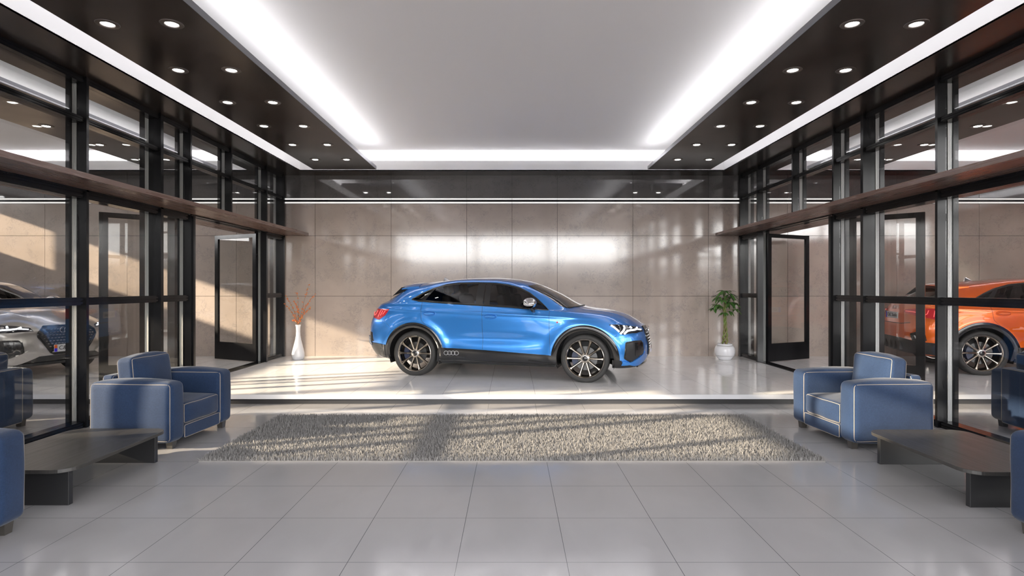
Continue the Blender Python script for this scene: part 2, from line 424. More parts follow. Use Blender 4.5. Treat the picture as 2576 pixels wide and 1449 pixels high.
def door_leaf(name, hinge, free, label):
    hx, hy = hinge; fx, fy = free
    L = math.hypot(fx-hx, fy-hy); a = math.atan2(fy-hy, fx-hx)
    t = empty(name, (hx, hy, ST+0.012), a); struct(t, label)
    H = 2.37; s = 0.09; k = 0.33
    b = MB(); th = 0.022
    b.box(0, s, -th, th, 0, H); b.box(L-s, L, -th, th, 0, H); b.box(s, L-s, -th, th, H-0.07, H)
    for x0, x1 in ((s, s+0.012), (L-s-0.012, L-s)): b.box(x0, x1, -th*0.5, th*0.5, k, H-0.07)
    b.obj('door_frame', M['steel'], t)
    b = MB(); b.box(s, L-s, -th, th, 0, k); b.obj('kick_panel', M['steel'], t)
    b = MB(); b.box(s, L-s, -0.003, 0.003, k, H-0.07); b.obj('glass_pane', M['glass'], t)
    return t
for sgn, sd in ((-1,'left'),(1,'right')):
    door_leaf('door_%d' % (1 if sgn < 0 else 3), (sgn*4.72, 10.52), (sgn*5.74, 11.02), 'open glass door leaf with black kick panel, far leaf of the %s doorway' % sd)
    door_leaf('door_%d' % (2 if sgn < 0 else 4), (sgn*4.80, 8.12), (sgn*5.47, 7.53), 'open glass door leaf of the %s doorway, nearest the display platform edge' % sd)

# ------------------------------------------------------------------ unseen sides of the building (front entrance and outer walls), with added sun blocker and red bounce wall
b = MB()
for x in (-4.55,-1.55,1.45,4.45): b.box(x, x+0.1, -1.05, -0.95, 0, ZS)
for z in (0, 2.45, ZS-0.12): b.box(-4.6, 4.6, -1.04, -0.96, z, z+0.10)
struct(b.obj('window_front', M['steel']))
def open_front(nm, x0, x1, n):
    b = MB()
    for k in range(n+1):
        x = x0+(x1-x0)*k/n; b.box(x-0.05, x+0.05, 4.12, 4.22, 0, ZS)
    for z in (0, 2.45, ZS-0.12): b.box(min(x0,x1), max(x0,x1), 4.13, 4.2, z, z+0.1)
    struct(b.obj(nm, M['steel']))
open_front('window_wing_left', -12.5, -4.85, 4)
open_front('window_wing_right', 4.85, 13.8, 5)
b = MB(); b.box(8.6, 13.8, 3.6, 3.7, 0, 3.2); struct(b.obj('wall_red_bounce', M['red']))  # added unseen red wall, meant to bounce a red tint onto the right side
b = MB(); b.box(-12.6, -12.45, 4.2, 11.47, 0, 2.95); struct(b.obj('wall_left', M['backer']))
b = MB()
for y in (4.3, 5.8, 7.3, 8.8, 10.3, 11.4): b.box(-12.58, -12.5, y-0.05, y+0.05, 2.95, 3.77)
struct(b.obj('window_left_outer', M['steel']))
b = MB(); b.box(-26, -4.75, -0.35, 0.0, -0.125, 5.05); struct(b.obj('wall_sun_block', M['concrete']))  # added unseen wall outside, sized to block the sun from the foreground floor
b = MB(); b.box(13.85, 14.0, 4.2, 11.47, 0, 4.3); struct(b.obj('wall_right', M['backer']))

# ------------------------------------------------------------------ rug
rug = empty('shaggy_rug', (0, 0, 0)); tag(rug, 'large rectangular grey beige shaggy rug on the tile floor before the platform', 'rug')
M['rug'] = mat('rug_wool', (0.22,0.212,0.205), 0.95, sheen=0.3, spec=0.1)
M['rugb'] = mat('rug_backing', (0.22,0.21,0.20), 0.9)
RX, RY0, RY1 = 2.70, 4.90, 6.62
b = MB(); b.box(-RX, RX, RY0, RY1, 0.0, 0.012); b.obj('backing', M['rugb'], rug)
R = random.Random(3)
vs = []; fs = []
n = 62000
for i in range(n):
    x = R.uniform(-RX, RX); y = RY0 + (RY1-RY0)*R.random()
    h = R.uniform(0.028, 0.05); a = R.uniform(0, 2*PI); w = R.uniform(0.004, 0.0075)
    dx, dy = math.cos(a)*w, math.sin(a)*w*0.6
    lx, ly = R.gauss(0, 0.010), R.gauss(0, 0.010)
    o = len(vs)
    vs += [(x-dx,y-dy,0.008),(x+dx,y+dy,0.008),(x+dx*0.8+lx*0.4,y+dy*0.8+ly*0.4,h*0.6),(x-dx*0.8+lx*0.4,y-dy*0.8+ly*0.4,h*0.6),(x+lx,y+ly,h)]
    fs += [(o,o+1,o+2,o+3),(o+3,o+2,o+4)]
me = bpy.data.meshes.new('pile'); me.from_pydata(vs, [], fs); me.materials.append(M['rug'])
o = bpy.data.objects.new('pile', me); col.objects.link(o); o.parent = rug; o['kind'] = 'stuff'

# ------------------------------------------------------------------ armchairs
M['fabric'] = mat('blue_linen', (0.035,0.075,0.21), 0.75, sheen=0.15, spec=0.2)
def fabric_nodes(m):
    tc = nd(m, 'ShaderNodeTexCoord')
    nz = nd(m, 'ShaderNodeTexNoise'); nz.inputs['Scale'].default_value = 3; nz.inputs['Detail'].default_value = 5
    lk(m, tc.outputs['Object'], nz.inputs['Vector'])
    w1 = nd(m, 'ShaderNodeTexNoise'); w1.inputs['Scale'].default_value = 1; w1.inputs['Detail'].default_value = 2
    mp = nd(m, 'ShaderNodeMapping'); mp.inputs['Scale'].default_value = (420,420,60); lk(m, tc.outputs['Object'], mp.inputs['Vector']); lk(m, mp.outputs['Vector'], w1.inputs['Vector'])
    w2 = nd(m, 'ShaderNodeTexNoise'); w2.inputs['Scale'].default_value = 1
    mp2 = nd(m, 'ShaderNodeMapping'); mp2.inputs['Scale'].default_value = (60,60,420); lk(m, tc.outputs['Object'], mp2.inputs['Vector']); lk(m, mp2.outputs['Vector'], w2.inputs['Vector'])
    ad = nd(m, 'ShaderNodeMath', operation='ADD'); lk(m, w1.outputs['Fac'], ad.inputs[0]); lk(m, w2.outputs['Fac'], ad.inputs[1])
    ad2 = nd(m, 'ShaderNodeMath', operation='ADD'); lk(m, ad.outputs[0], ad2.inputs[0]); lk(m, nz.outputs['Fac'], ad2.inputs[1])
    cr = nd(m, 'ShaderNodeValToRGB'); cr.color_ramp.elements[0].position = 0.36; cr.color_ramp.elements[1].position = 0.64
    dv = nd(m, 'ShaderNodeMath', operation='DIVIDE'); dv.inputs[1].default_value = 3; lk(m, ad2.outputs[0], dv.inputs[0]); lk(m, dv.outputs[0], cr.inputs['Fac'])
    cr.color_ramp.elements[0].color = (0.008,0.020,0.052,1); cr.color_ramp.elements[1].color = (0.018,0.039,0.092,1)
    lk(m, cr.outputs['Color'], bsdf(m).inputs['Base Color'])
    bp = nd(m, 'ShaderNodeBump'); bp.inputs['Strength'].default_value = 0.25; bp.inputs['Distance'].default_value = 0.002
    lk(m, ad.outputs[0], bp.inputs['Height']); lk(m, bp.outputs['Normal'], bsdf(m).inputs['Normal'])
fabric_nodes(M['fabric'])
M['piping'] = mat('tan_piping', (0.30,0.26,0.22), 0.7)
M['chairleg'] = mat('black_wood_leg', (0.055,0.050,0.045), 0.35)

def soft_box(cx, cy, cz, hx, hy, hz, r, puff=(0,0,0), n=18, wr=0.0, seed=0):
    """rounded, slightly inflated box; returns fn mapping and mesh builder"""
    from mathutils import noise
    def mapp(u, v, w):
        p = Vector((u*hx, v*hy, w*hz))
        q = Vector((max(-hx+r, min(hx-r, p.x)), max(-hy+r, min(hy-r, p.y)), max(-hz+r, min(hz-r, p.z))))
        d = p-q
        if d.length > 1e-9:
            d = d.normalized()*r; p = q+d
        bx = (1-v*v)*(1-w*w); by = (1-u*u)*(1-w*w); bz = (1-u*u)*(1-v*v)
        p.x += puff[0]*bx*(1 if u > 0 else -1)*min(1,abs(u)*1.2); p.y += puff[1]*by*(1 if v > 0 else -1)*min(1,abs(v)*1.2); p.z += puff[2]*bz*(1 if w > 0 else -1)*min(1,abs(w)*1.2)
        if wr:
            nn = noise.noise(Vector((p.x*5+seed, p.y*5, p.z*5)))
            p += Vector((u,v,w)).normalized()*nn*wr
        return Vector((cx,cy,cz))+p
    b = MB()
    def t(i):
        x = -1+2*i/n
        return math.copysign(abs(x)**0.62, x) if x else 0.0
    for ax in range(3):
        for sg in (-1, 1):
            G = []
            for i in range(n+1):
                row = []
                for j in range(n+1):
                    c = [0,0,0]; c[ax] = sg; c[(ax+1)%3] = t(i); c[(ax+2)%3] = t(j)
                    row.append(mapp(*c))
                G.append(row)
            b.grid(G)
    return b, mapp
def pipe_loop(b, mapp, h, r, ax, sg, rad=0.0035, off=0.001):
    """piping around the face ax/sg at the 45 degree line of the rounding"""
    n = 24; pts = []
    def seg(a0, a1):
        for k in range(n):
            s = k/n; pts.append([a0[0]+(a1[0]-a0[0])*s, a0[1]+(a1[1]-a0[1])*s])
    seg((-1,-1),(1,-1)); seg((1,-1),(1,1)); seg((1,1),(-1,1)); seg((-1,1),(-1,-1))
    out = []
    for a, c in pts:
        uvw = [0,0,0]; uvw[ax] = sg; uvw[(ax+1)%3] = a; uvw[(ax+2)%3] = c
        # round the corner of the loop a little
        out.append(mapp(*uvw))
    # smooth
    for _ in range(2):
        out = [(out[i-1]+out[i]*2+out[(i+1)%len(out)])/4 for i in range(len(out))]
    b.tube(out, rad, 5, closed=True)

def make_armchair():
    root = empty('armchair', (0,0,0))
    R_ = 0.045
    def part(name, c, h, r, puff, loops, wr=0.0, seed=0, n=18):
        b, mp = soft_box(*c, *h, r, puff, n=n, wr=wr, seed=seed)
        o = b.obj(name, M['fabric'], root, smooth=60, merge=0.0008)
        p = MB()
        for ax, sg in loops: pipe_loop(p, mp, h, r, ax, sg)
        q = p.obj('piping', M['piping'], o, smooth=60); q['label'] = 'tan piping along the seams'
        return o
    # chair faces +x; front of arms at x=0
    for sg in (-1, 1):
        part('arm', (-0.41, sg*0.395, 0.345), (0.40, 0.105, 0.275), R_, (0.012,0.012,0.034), [(1,1),(1,-1)], 0.004, sg*3)
    part('seat_cushion', (-0.36, 0, 0.295), (0.34, 0.283, 0.098), 0.035, (0.026,0.0,0.030), [(0,1),(2,1)], 0.010, 5)
    part('base_rail', (-0.40, 0, 0.130), (0.385, 0.287, 0.062), 0.012, (0,0,0), [(0,1)], 0.0)
    b, mp = soft_box(0, 0, 0, 0.085, 0.280, 0.235, 0.04, (0.040,0.0,0.032), wr=0.014, seed=9)
    o = b.obj('back_cushion', M['fabric'], root, smooth=60, merge=0.0008); o.location = (-0.615, 0, 0.585); o.rotation_euler = (0, -0.10, 0)
    p = MB(); pipe_loop(p, mp, None, 0.04, 0, 1); pipe_loop(p, mp, None, 0.04, 0, -1); q = p.obj('piping', M['piping'], o, smooth=60)
    part('back_frame', (-0.80, 0, 0.36), (0.055, 0.285, 0.295), 0.025, (0,0,0.0), [(0,1),(0,-1)], 0.0)
    for x in (-0.07, -0.74):
        for sg in (-1, 1):
            b = MB(); t = 0.034; u = 0.027
            b.add([(x-u,sg*0.40-u,0),(x+u,sg*0.40-u,0),(x+u,sg*0.40+u,0),(x-u,sg*0.40+u,0),(x-t,sg*0.40-t,0.085),(x+t,sg*0.40-t,0.085),(x+t,sg*0.40+t,0.085),(x-t,sg*0.40+t,0.085)],
                  [(0,3,2,1),(4,5,6,7),(0,1,5,4),(1,2,6,5),(2,3,7,6),(3,0,4,7)])
            b.obj('leg', M['chairleg'], root)
    return root
chair = make_armchair()
def put_chair(x, y, rz, label, src=None):
    o = chair if src is None else copy_tree(chair)
    o.location = (x, y, 0); o.rotation_euler = (0,0,rz)
    tag(o, label, 'armchair', 'blue armchairs with tan piping')
put_chair(-3.09, 5.72, -0.075, 'blue armchair behind the left black coffee table, its side lit by the sun')
put_chair(3.09, 5.72, PI+0.075, 'blue armchair behind the right black coffee table, facing left', 1)
put_chair(-3.03, 3.07, 0.0, 'blue armchair cut off by the left picture edge, nearest the viewer', 1)
put_chair(3.08, 3.05, PI, 'blue armchair cut off by the right picture edge, nearest the viewer', 1)
put_chair(-9.13+3.09, 5.72, PI+0.075, 'dark blue armchair seen through the left glass partition, its back turned', 1)
put_chair(9.13-3.09, 5.72, -0.075, 'blue armchair seen through the right glass partition, its back turned', 1)

# ------------------------------------------------------------------ coffee tables
M['tabletop'] = mat('black_oak', (0.045,0.042,0.040), 0.32)
def table_mat(m):
    cr = add_noise(m, 6, 8, (0.036,0.034,0.032), (0.052,0.049,0.046), stretch=(6,0.4,1), rough=(0.28,0.38))
    tc = nd(m, 'ShaderNodeTexCoord'); sp = nd(m, 'ShaderNodeSeparateXYZ'); lk(m, tc.outputs['Object'], sp.inputs['Vector'])
    d = nd(m, 'ShaderNodeMath', operation='DIVIDE'); d.inputs[1].default_value = 0.16; lk(m, sp.outputs['X'], d.inputs[0])
    f = nd(m, 'ShaderNodeMath', operation='FRACT'); lk(m, d.outputs[0], f.inputs[0])
    l = nd(m, 'ShaderNodeMath', operation='LESS_THAN'); l.inputs[1].default_value = 0.018; lk(m, f.outputs[0], l.inputs[0])
    mix = nd(m, 'ShaderNodeMix', data_type='RGBA'); lk(m, l.outputs[0], mix.inputs['Factor']); lk(m, cr.outputs['Color'], mix.inputs['A']); mix.inputs['B'].default_value = (0.02,0.02,0.02,1)
    lk(m, mix.outputs['Result'], bsdf(m).inputs['Base Color'])
table_mat(M['tabletop'])
M['tableleg'] = mat('black_board', (0.018,0.018,0.019), 0.4)
def make_table():
    t = empty('coffee_table', (0,0,0))
    hx, hy, r = 0.42, 0.575, 0.13; poly = []
    for cx, cy, a0 in ((hx-r,hy-r,0),(-hx+r,hy-r,90),(-hx+r,-hy+r,180),(hx-r,-hy+r,270)):
        for k in range(9):
            a = math.radians(a0+k*11.25); poly.append((cx+r*math.cos(a), cy+r*math.sin(a)))
    b = MB(); b.prism(poly, 0.242, 0.268); b.obj('tabletop', M['tabletop'], t, bevel=0.003)
    for sg in (-1, 1):
        b = MB(); y = sg*0.475; b.box(-0.36, 0.36, y-0.02, y+0.02, 0, 0.242); b.obj('leg_board', M['tableleg'], t, bevel=0.002)
    return t
tb = make_table(); tb.location = (-3.42, 4.42, 0)
tag(tb, 'low black coffee table with rounded corners between the left armchairs', 'coffee table', 'low black coffee tables')
t2 = copy_tree(tb); t2.location = (3.49, 4.38, 0)
tag(t2, 'low black coffee table with rounded corners between the right armchairs', 'coffee table', 'low black coffee tables')

# ------------------------------------------------------------------ vase with branches
M['ceramic'] = mat('white_ceramic', (0.80,0.80,0.82), 0.22, coat=0.3)
M['twig'] = mat('brown_twig', (0.16,0.11,0.06), 0.7)
M['blossom'] = mat('orange_blossom', (0.75,0.22,0.06), 0.6)
M['yellow'] = mat('yellow_bud', (0.75,0.45,0.05), 0.6)
v = empty('floor_vase', (-4.12, 10.96, ST)); tag(v, 'tall slender white vase in the left corner of the platform', 'vase')
b = MB()
prof = [(0.0,0.004),(0.085,0.0),(0.105,0.012),(0.118,0.06),(0.117,0.12),(0.100,0.20),(0.077,0.29),(0.055,0.38),(0.042,0.46),(0.037,0.54),(0.040,0.61),(0.050,0.668),(0.046,0.668),(0.034,0.60),(0.030,0.54),(0.03,0.45)]
b.lathe(prof, 40); b.obj('vase_body', M['ceramic'], v, smooth=60)
br = empty('orange_branches', (-4.12, 10.96, ST)); tag(br, 'spray of thin twigs with orange blossoms standing in the white vase', 'flowers')
def bez(p0, p1, p2, n=14):
    return [Vector(p0)*(1-t)**2+Vector(p1)*2*t*(1-t)+Vector(p2)*t*t for t in [i/n for i in range(n+1)]]
R = random.Random(11)
tw = MB(); bl = MB(); yb_ = MB()
def blossom(bb, p, s):
    for k in range(5):
        a = R.uniform(0, 2*PI); e = R.uniform(-0.6, 1.2)
        d = Vector((math.cos(a)*math.cos(e), math.sin(a)*math.cos(e), math.sin(e)))
        sidev = d.orthogonal().normalized(); up = d.cross(sidev)
        q = Vector(p)
        bb.add([q, q+d*s*0.5+sidev*s*0.45, q+d*s+up*s*0.15, q+d*s*0.5-sidev*s*0.45], [(0,1,2,3)])
tips = [((0,0.55),(0.01,0.80),(0.18,1.30),(0.20,1.42)), ((0,0.55),(0.0,0.85),(0.06,1.10),(0.0,1.28)), ((0.01,0.55),(0.05,0.9),(0.15,1.10),(0.28,1.25)),
        ((-0.01,0.55),(-0.04,0.85),(-0.12,0.98),(-0.27,1.22)), ((-0.01,0.55),(-0.05,0.80),(-0.15,0.95),(-0.30,1.06)), ((0.01,0.6),(0.02,0.85),(0.12,0.90),(0.22,0.99)),
        ((0,0.6),(0.02,0.95),(-0.03,1.02),(-0.12,1.12)), ((0,0.6),(-0.02,0.72),(-0.06,0.76),(-0.14,0.74)), ((0.005,0.6),(0.03,0.75),(0.06,0.80),(0.10,0.82))]
for a0, a1, a2, a3 in tips:
    d = R.uniform(-0.12, 0.12)
    P = [Vector((a0[0],0,a0[1])), Vector((a1[0],d*0.3,a1[1])), Vector((a2[0],d*0.7,a2[1])), Vector((a3[0],d,a3[1]))]
    pts = []
    for i in range(19):
        t = i/18; pts.append(P[0]*(1-t)**3+P[1]*3*t*(1-t)**2+P[2]*3*t*t*(1-t)+P[3]*t**3)
    pts = [p+Vector((R.uniform(-.004,.004),R.uniform(-.004,.004),0)) for p in pts]
    tw.tube(pts, [0.004*(1-i/24) for i in range(19)], 5)
    for i in range(5, 19):
        for _ in range(2):
            if R.random() < 0.62:
                q = pts[i]+Vector((R.uniform(-.015,.015),R.uniform(-.015,.015),R.uniform(-.015,.015)))
                blossom(bl, q, R.uniform(0.014, 0.024))
        if R.random() < 0.15: blossom(yb_, pts[i]+Vector((R.uniform(-.02,.02),0,R.uniform(-.02,.0))), 0.013)
tw.obj('twig', M['twig'], br, smooth=60); o = bl.obj('blossom', M['blossom'], br); o['kind'] = 'stuff'; o = yb_.obj('bud', M['yellow'], br); o['kind'] = 'stuff'

# ------------------------------------------------------------------ potted plant
M['leaf'] = mat('green_leaf', (0.045,0.13,0.025), 0.35, spec=0.5)
add_noise(M['leaf'], 6, 3, (0.03,0.09,0.018), (0.085,0.20,0.04))
M['stem'] = mat('green_stem', (0.20,0.26,0.07), 0.6)
add_noise(M['stem'], 12, 4, (0.22,0.15,0.07), (0.17,0.27,0.06), stretch=(1,1,0.4))
M['soil'] = mat('brown_soil', (0.13,0.08,0.05), 0.9)
M['potgrey'] = mat('grey_glaze', (0.42,0.42,0.42), 0.3)
pl = empty('potted_tree', (4.10, 10.96, ST+0.001)); tag(pl, 'braided green tree in a round white pot in the right corner of the platform', 'potted plant')
b = MB()
prof = [(0.0,0.003),(0.115,0.0015),(0.125,0.012),(0.155,0.055),(0.168,0.072),(0.175,0.084),(0.189,0.135),(0.190,0.185),(0.178,0.232),(0.158,0.262),(0.140,0.276),(0.138,0.288),(0.140,0.30),(0.128,0.305),(0.12,0.295),(0.12,0.27)]
b.lathe(prof, 44)
n = len(prof)-1
b.m = [1 if (i % n) in (4, 5-0, 9) and (i % n) != 5 else 0 for i in range(len(b.f))]
b.obj('pot', [M['ceramic'], M['potgrey']], pl, smooth=50)
b = MB(); b.lathe([(0.0,0.28),(0.06,0.283),(0.125,0.278)], 24); b.obj('soil', M['soil'], pl, smooth=50)
b = MB()
for k in range(3):
    pts = []
    for i in range(40):
        t = i/39; z = 0.27+t*0.72; r = 0.030*(1-t)**1.5+0.015+0.004*math.sin(t*9)
        a = 2*PI*k/3+t*2*PI*2.2
        pts.append((r*math.cos(a)+0.01*math.sin(t*4), r*math.sin(a), z))
    b.tube(pts, [0.017-0.005*i/39 for i in range(40)], 8)
b.obj('trunk', M['stem'], pl, smooth=60)
R = random.Random(5); lf = MB(); st = MB()
def leaf(base, d, L, w, droop):
    d = d.normalized(); sd = d.cross(Vector((0,0,1)))
    if sd.length < 0.1: sd = Vector((1,0,0))
    sd.normalize(); up = sd.cross(d); G = []
    N = 7
    for i in range(N+1):
        t = i/N; ww = w*math.sin(PI*min(1,(t*0.93+0.05)))**0.8*(1-0.25*t)
        if i == N: ww = 0.001
        c = base+d*L*t+Vector((0,0,-1))*droop*L*t*t
        G.append([c-sd*ww+up*ww*0.25, c, c+sd*ww+up*ww*0.25])
    lf.grid(G)
specs = [(0.0,0.02,1.30,0.42,.9),(-0.16,0.0,1.20,0.30,.8),(-0.22,-0.08,1.05,0.26,.8),(-0.10,-0.12,1.14,0.26,.9),(0.08,-0.10,1.25,0.3,.8),(0.16,0.05,1.20,0.3,.9),(0.22,-0.06,1.08,0.26,.8),(0.10,-0.14,1.10,0.26,.8),
         (0.0,0.12,1.18,0.3,.9),(-0.08,0.10,1.02,0.25,.8),(0.28,0.02,0.96,0.24,.8),(-0.05,-0.05,1.32,0.3,.9),(-0.26,0.05,0.98,0.24,.8),(0.05,0.0,1.10,0.25,.8),(-0.05,-0.08,.90,0.22,.8),(0.12,0.0,0.92,0.2,.8)]
for x, y, z, L, q in specs:
    tip = Vector((x*0.72, y*0.72, z)); base = Vector((R.uniform(-.02,.02), R.uniform(-.02,.02), 0.95))
    st.tube(bez(base, (x*0.2, y*0.2, z), tip, 8), 0.004, 5)
    out = Vector((x, y, 0.05)); m0 = math.atan2(y, x)
    for k in range(6):
        a = m0+(k-2.5)*0.62+R.uniform(-.15,.15); e = R.uniform(-0.35, 0.35)
        leaf(tip, Vector((math.cos(a), math.sin(a), e)), L*R.uniform(0.5, 0.66), 0.032*R.uniform(.85,1.2), R.uniform(0.3,0.7))
st.obj('leaf_stalk', M['stem'], pl, smooth=60); o = lf.obj('foliage', M['leaf'], pl, smooth=60); o['kind'] = 'stuff'
# ------------------------------------------------------------------ cars
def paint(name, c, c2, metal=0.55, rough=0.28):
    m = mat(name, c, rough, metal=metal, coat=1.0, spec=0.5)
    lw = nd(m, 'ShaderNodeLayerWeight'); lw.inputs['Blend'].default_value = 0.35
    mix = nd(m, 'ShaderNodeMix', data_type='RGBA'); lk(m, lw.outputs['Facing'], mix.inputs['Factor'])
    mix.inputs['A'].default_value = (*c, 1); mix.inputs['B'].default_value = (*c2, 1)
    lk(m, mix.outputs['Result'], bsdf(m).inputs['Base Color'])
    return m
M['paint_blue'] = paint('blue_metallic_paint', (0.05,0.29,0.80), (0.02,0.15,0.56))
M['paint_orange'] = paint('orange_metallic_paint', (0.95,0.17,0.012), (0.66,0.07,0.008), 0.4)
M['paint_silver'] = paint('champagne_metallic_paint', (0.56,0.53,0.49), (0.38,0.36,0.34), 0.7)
M['trim'] = mat('black_gloss_trim', (0.012,0.012,0.013), 0.18, coat=0.5)
M['plastic'] = mat('black_plastic', (0.022,0.022,0.023), 0.38)
M['carglass'] = glass_mat('tinted_car_glass', (0.30,0.30,0.31))
M['shieldglass'] = glass_mat('windshield_glass', (0.55,0.56,0.56), f0=0.16)
M['tyre'] = mat('tyre_rubber', (0.032,0.031,0.030), 0.62)
M['rim'] = mat('bronze_chrome', (0.60,0.555,0.50), 0.16, metal=1.0)
M['disc'] = mat('brake_steel', (0.10,0.10,0.10), 0.4, metal=0.8)
M['caliper'] = mat('blue_black_caliper', (0.02,0.03,0.07), 0.4)
M['chrome'] = mat('chrome', (0.75,0.75,0.76), 0.10, metal=1.0)
M['drl'] = mat('daytime_light', (1,1,1), 0.3, emit=(0.9,0.93,1.0), estr=1.5)
M['lampdark'] = mat('dark_lamp_glass', (0.03,0.03,0.035), 0.08, coat=1.0)
M['redlamp'] = mat('red_lamp_glass', (0.60,0.03,0.04), 0.10, coat=1.0)
M['redglow'] = mat('red_light_bar', (0.8,0.12,0.12), 0.3, emit=(1,0.12,0.12), estr=0.6)
M['plate'] = mat('plate_white', (0.72,0.73,0.75), 0.4)
M['ink'] = mat('plate_ink', (0.02,0.02,0.02), 0.5)
M['pblue'] = mat('plate_blue', (0.05,0.02,0.75), 0.5)
M['porange'] = mat('plate_orange', (0.85,0.14,0.01), 0.5)
M['emblem'] = mat('satin_silver', (0.55,0.55,0.56), 0.35, metal=0.3)
M['seat'] = mat('dark_seat', (0.05,0.05,0.052), 0.7)
M['badge'] = mat('red_badge', (0.7,0.02,0.02), 0.4)

NET = [  # loops bottom to top, 14 stations each from rear centre to front centre: (x, y, z)
[(-2.12,0,.27),(-2.11,.35,.27),(-2.07,.58,.26),(-1.95,.72,.25),(-1.74,.79,.23),(-1.34,.80,.21),(-.75,.81,.20),(0,.81,.20),(.78,.81,.20),(1.34,.80,.21),(1.74,.78,.21),(1.92,.68,.205),(2.03,.42,.20),(2.06,0,.20)],
[(-2.22,0,.31),(-2.21,.35,.31),(-2.16,.59,.305),(-2.02,.77,.29),(-1.78,.87,.27),(-1.34,.885,.25),(-.75,.875,.235),(0,.875,.23),(.78,.875,.225),(1.34,.88,.24),(1.79,.85,.235),(2.02,.74,.235),(2.15,.44,.245),(2.185,0,.25)],
[(-2.30,0,.46),(-2.29,.36,.46),(-2.23,.64,.46),(-2.08,.82,.46),(-1.80,.905,.455),(-1.34,.92,.45),(-.75,.905,.44),(0,.90,.43),(.78,.90,.42),(1.34,.915,.42),(1.82,.885,.42),(2.07,.775,.42),(2.20,.44,.42),(2.235,0,.42)],
[(-2.31,0,.64),(-2.30,.36,.64),(-2.24,.65,.64),(-2.09,.84,.64),(-1.80,.922,.635),(-1.34,.93,.62),(-.75,.905,.60),(0,.895,.59),(.78,.905,.59),(1.34,.925,.60),(1.82,.895,.59),(2.07,.78,.58),(2.205,.44,.58),(2.245,0,.58)],
[(-2.29,0,.83),(-2.28,.36,.83),(-2.22,.64,.83),(-2.08,.825,.83),(-1.80,.915,.825),(-1.34,.93,.81),(-.75,.905,.78),(0,.90,.76),(.78,.905,.755),(1.34,.925,.76),(1.80,.885,.73),(2.04,.77,.705),(2.18,.44,.70),(2.22,0,.70)],
[(-2.25,0,.975),(-2.23,.36,.975),(-2.16,.62,.98),(-2.02,.79,.985),(-1.78,.885,.985),(-1.34,.922,.975),(-.75,.915,.955),(0,.913,.935),(.78,.912,.915),(1.32,.905,.88),(1.75,.85,.83),(1.98,.73,.79),(2.12,.42,.785),(2.165,0,.79)],
[(-2.19,0,1.08),(-2.17,.35,1.08),(-2.11,.59,1.08),(-1.97,.765,1.08),(-1.72,.85,1.075),(-1.32,.885,1.06),(-.75,.893,1.04),(0,.893,1.02),(.78,.882,.995),(1.28,.86,.955),(1.68,.79,.895),(1.88,.66,.870),(2.01,.40,.870),(2.055,0,.875)],
[(-2.12,0,1.125),(-2.10,.36,1.125),(-2.03,.60,1.125),(-1.90,.75,1.125),(-1.67,.835,1.125),(-1.31,.868,1.12),(-.75,.880,1.095),(0,.882,1.065),(.72,.862,1.040),(1.10,.81,1.020),(1.42,.72,1.000),(1.60,.60,.995),(1.72,.38,1.005),(1.76,0,1.015)],
[(-2.01,0,1.165),(-1.99,.38,1.165),(-1.92,.60,1.165),(-1.78,.73,1.165),(-1.58,.80,1.17),(-1.29,.842,1.165),(-.75,.862,1.145),(0,.862,1.110),(.58,.840,1.080),(.86,.785,1.060),(1.00,.70,1.060),(1.08,.58,1.068),(1.16,.34,1.080),(1.19,0,1.085)],
[(-1.83,0,1.295),(-1.81,.35,1.295),(-1.75,.56,1.285),(-1.63,.665,1.275),(-1.43,.725,1.285),(-1.18,.755,1.305),(-.72,.775,1.32),(-.05,.775,1.295),(.40,.750,1.265),(.61,.705,1.240),(.71,.63,1.245),(.765,.53,1.255),(.82,.31,1.270),(.84,0,1.275)],
[(-1.62,0,1.420),(-1.61,.30,1.418),(-1.57,.48,1.408),(-1.47,.56,1.390),(-1.29,.600,1.405),(-1.05,.620,1.440),(-.68,.638,1.475),(-.12,.638,1.470),(.15,.618,1.445),(.29,.580,1.420),(.35,.52,1.425),(.385,.43,1.433),(.42,.25,1.444),(.43,0,1.448)],
[(-1.42,0,1.462),(-1.41,.22,1.460),(-1.38,.34,1.452),(-1.30,.40,1.447),(-1.15,.43,1.465),(-.95,.44,1.490),(-.65,.44,1.518),(-.20,.44,1.516),(.02,.42,1.502),(.12,.39,1.490),(.18,.34,1.487),(.21,.27,1.488),(.24,.15,1.492),(.25,0,1.493)],
[(-1.20,0,1.490),(-1.18,.0,1.491),(-1.14,.0,1.494),(-1.08,0,1.499),(-.98,0,1.508),(-.84,0,1.522),(-.60,0,1.540),(-.28,0,1.543),(-.12,0,1.536),(-.04,0,1.530),(.01,0,1.525),(.04,0,1.522),(.07,0,1.519),(.08,0,1.518)],
]
SU, SV = 12, 9
def crom(p0, p1, p2, p3, t):
    return (p1*2 + (p2-p0)*t + (p0*2-p1*5+p2*4-p3)*t*t + (p1*3-p0-p2*3+p3)*t*t*t)*0.5
def loop_dense(L):
    P = [Vector(p) for p in L]; n = len(P); out = []
    mir = lambda p: Vector((p.x, -p.y, p.z))
    for i in range(n-1):
        a = P[i-1] if i else mir(P[1]); d = P[i+2] if i+2 < n else mir(P[n-2])
        if L is NET[-1]:
            a = P[max(i-1,0)]; d = P[min(i+2,n-1)]
        for k in range(SU): out.append(crom(a, P[i], P[i+1], d, k/SU))
    out.append(P[-1].copy()); return out
DL = [loop_dense(L) for L in NET]
NC = len(DL[0]); NL = len(DL)
SURF = []        # [row][col]
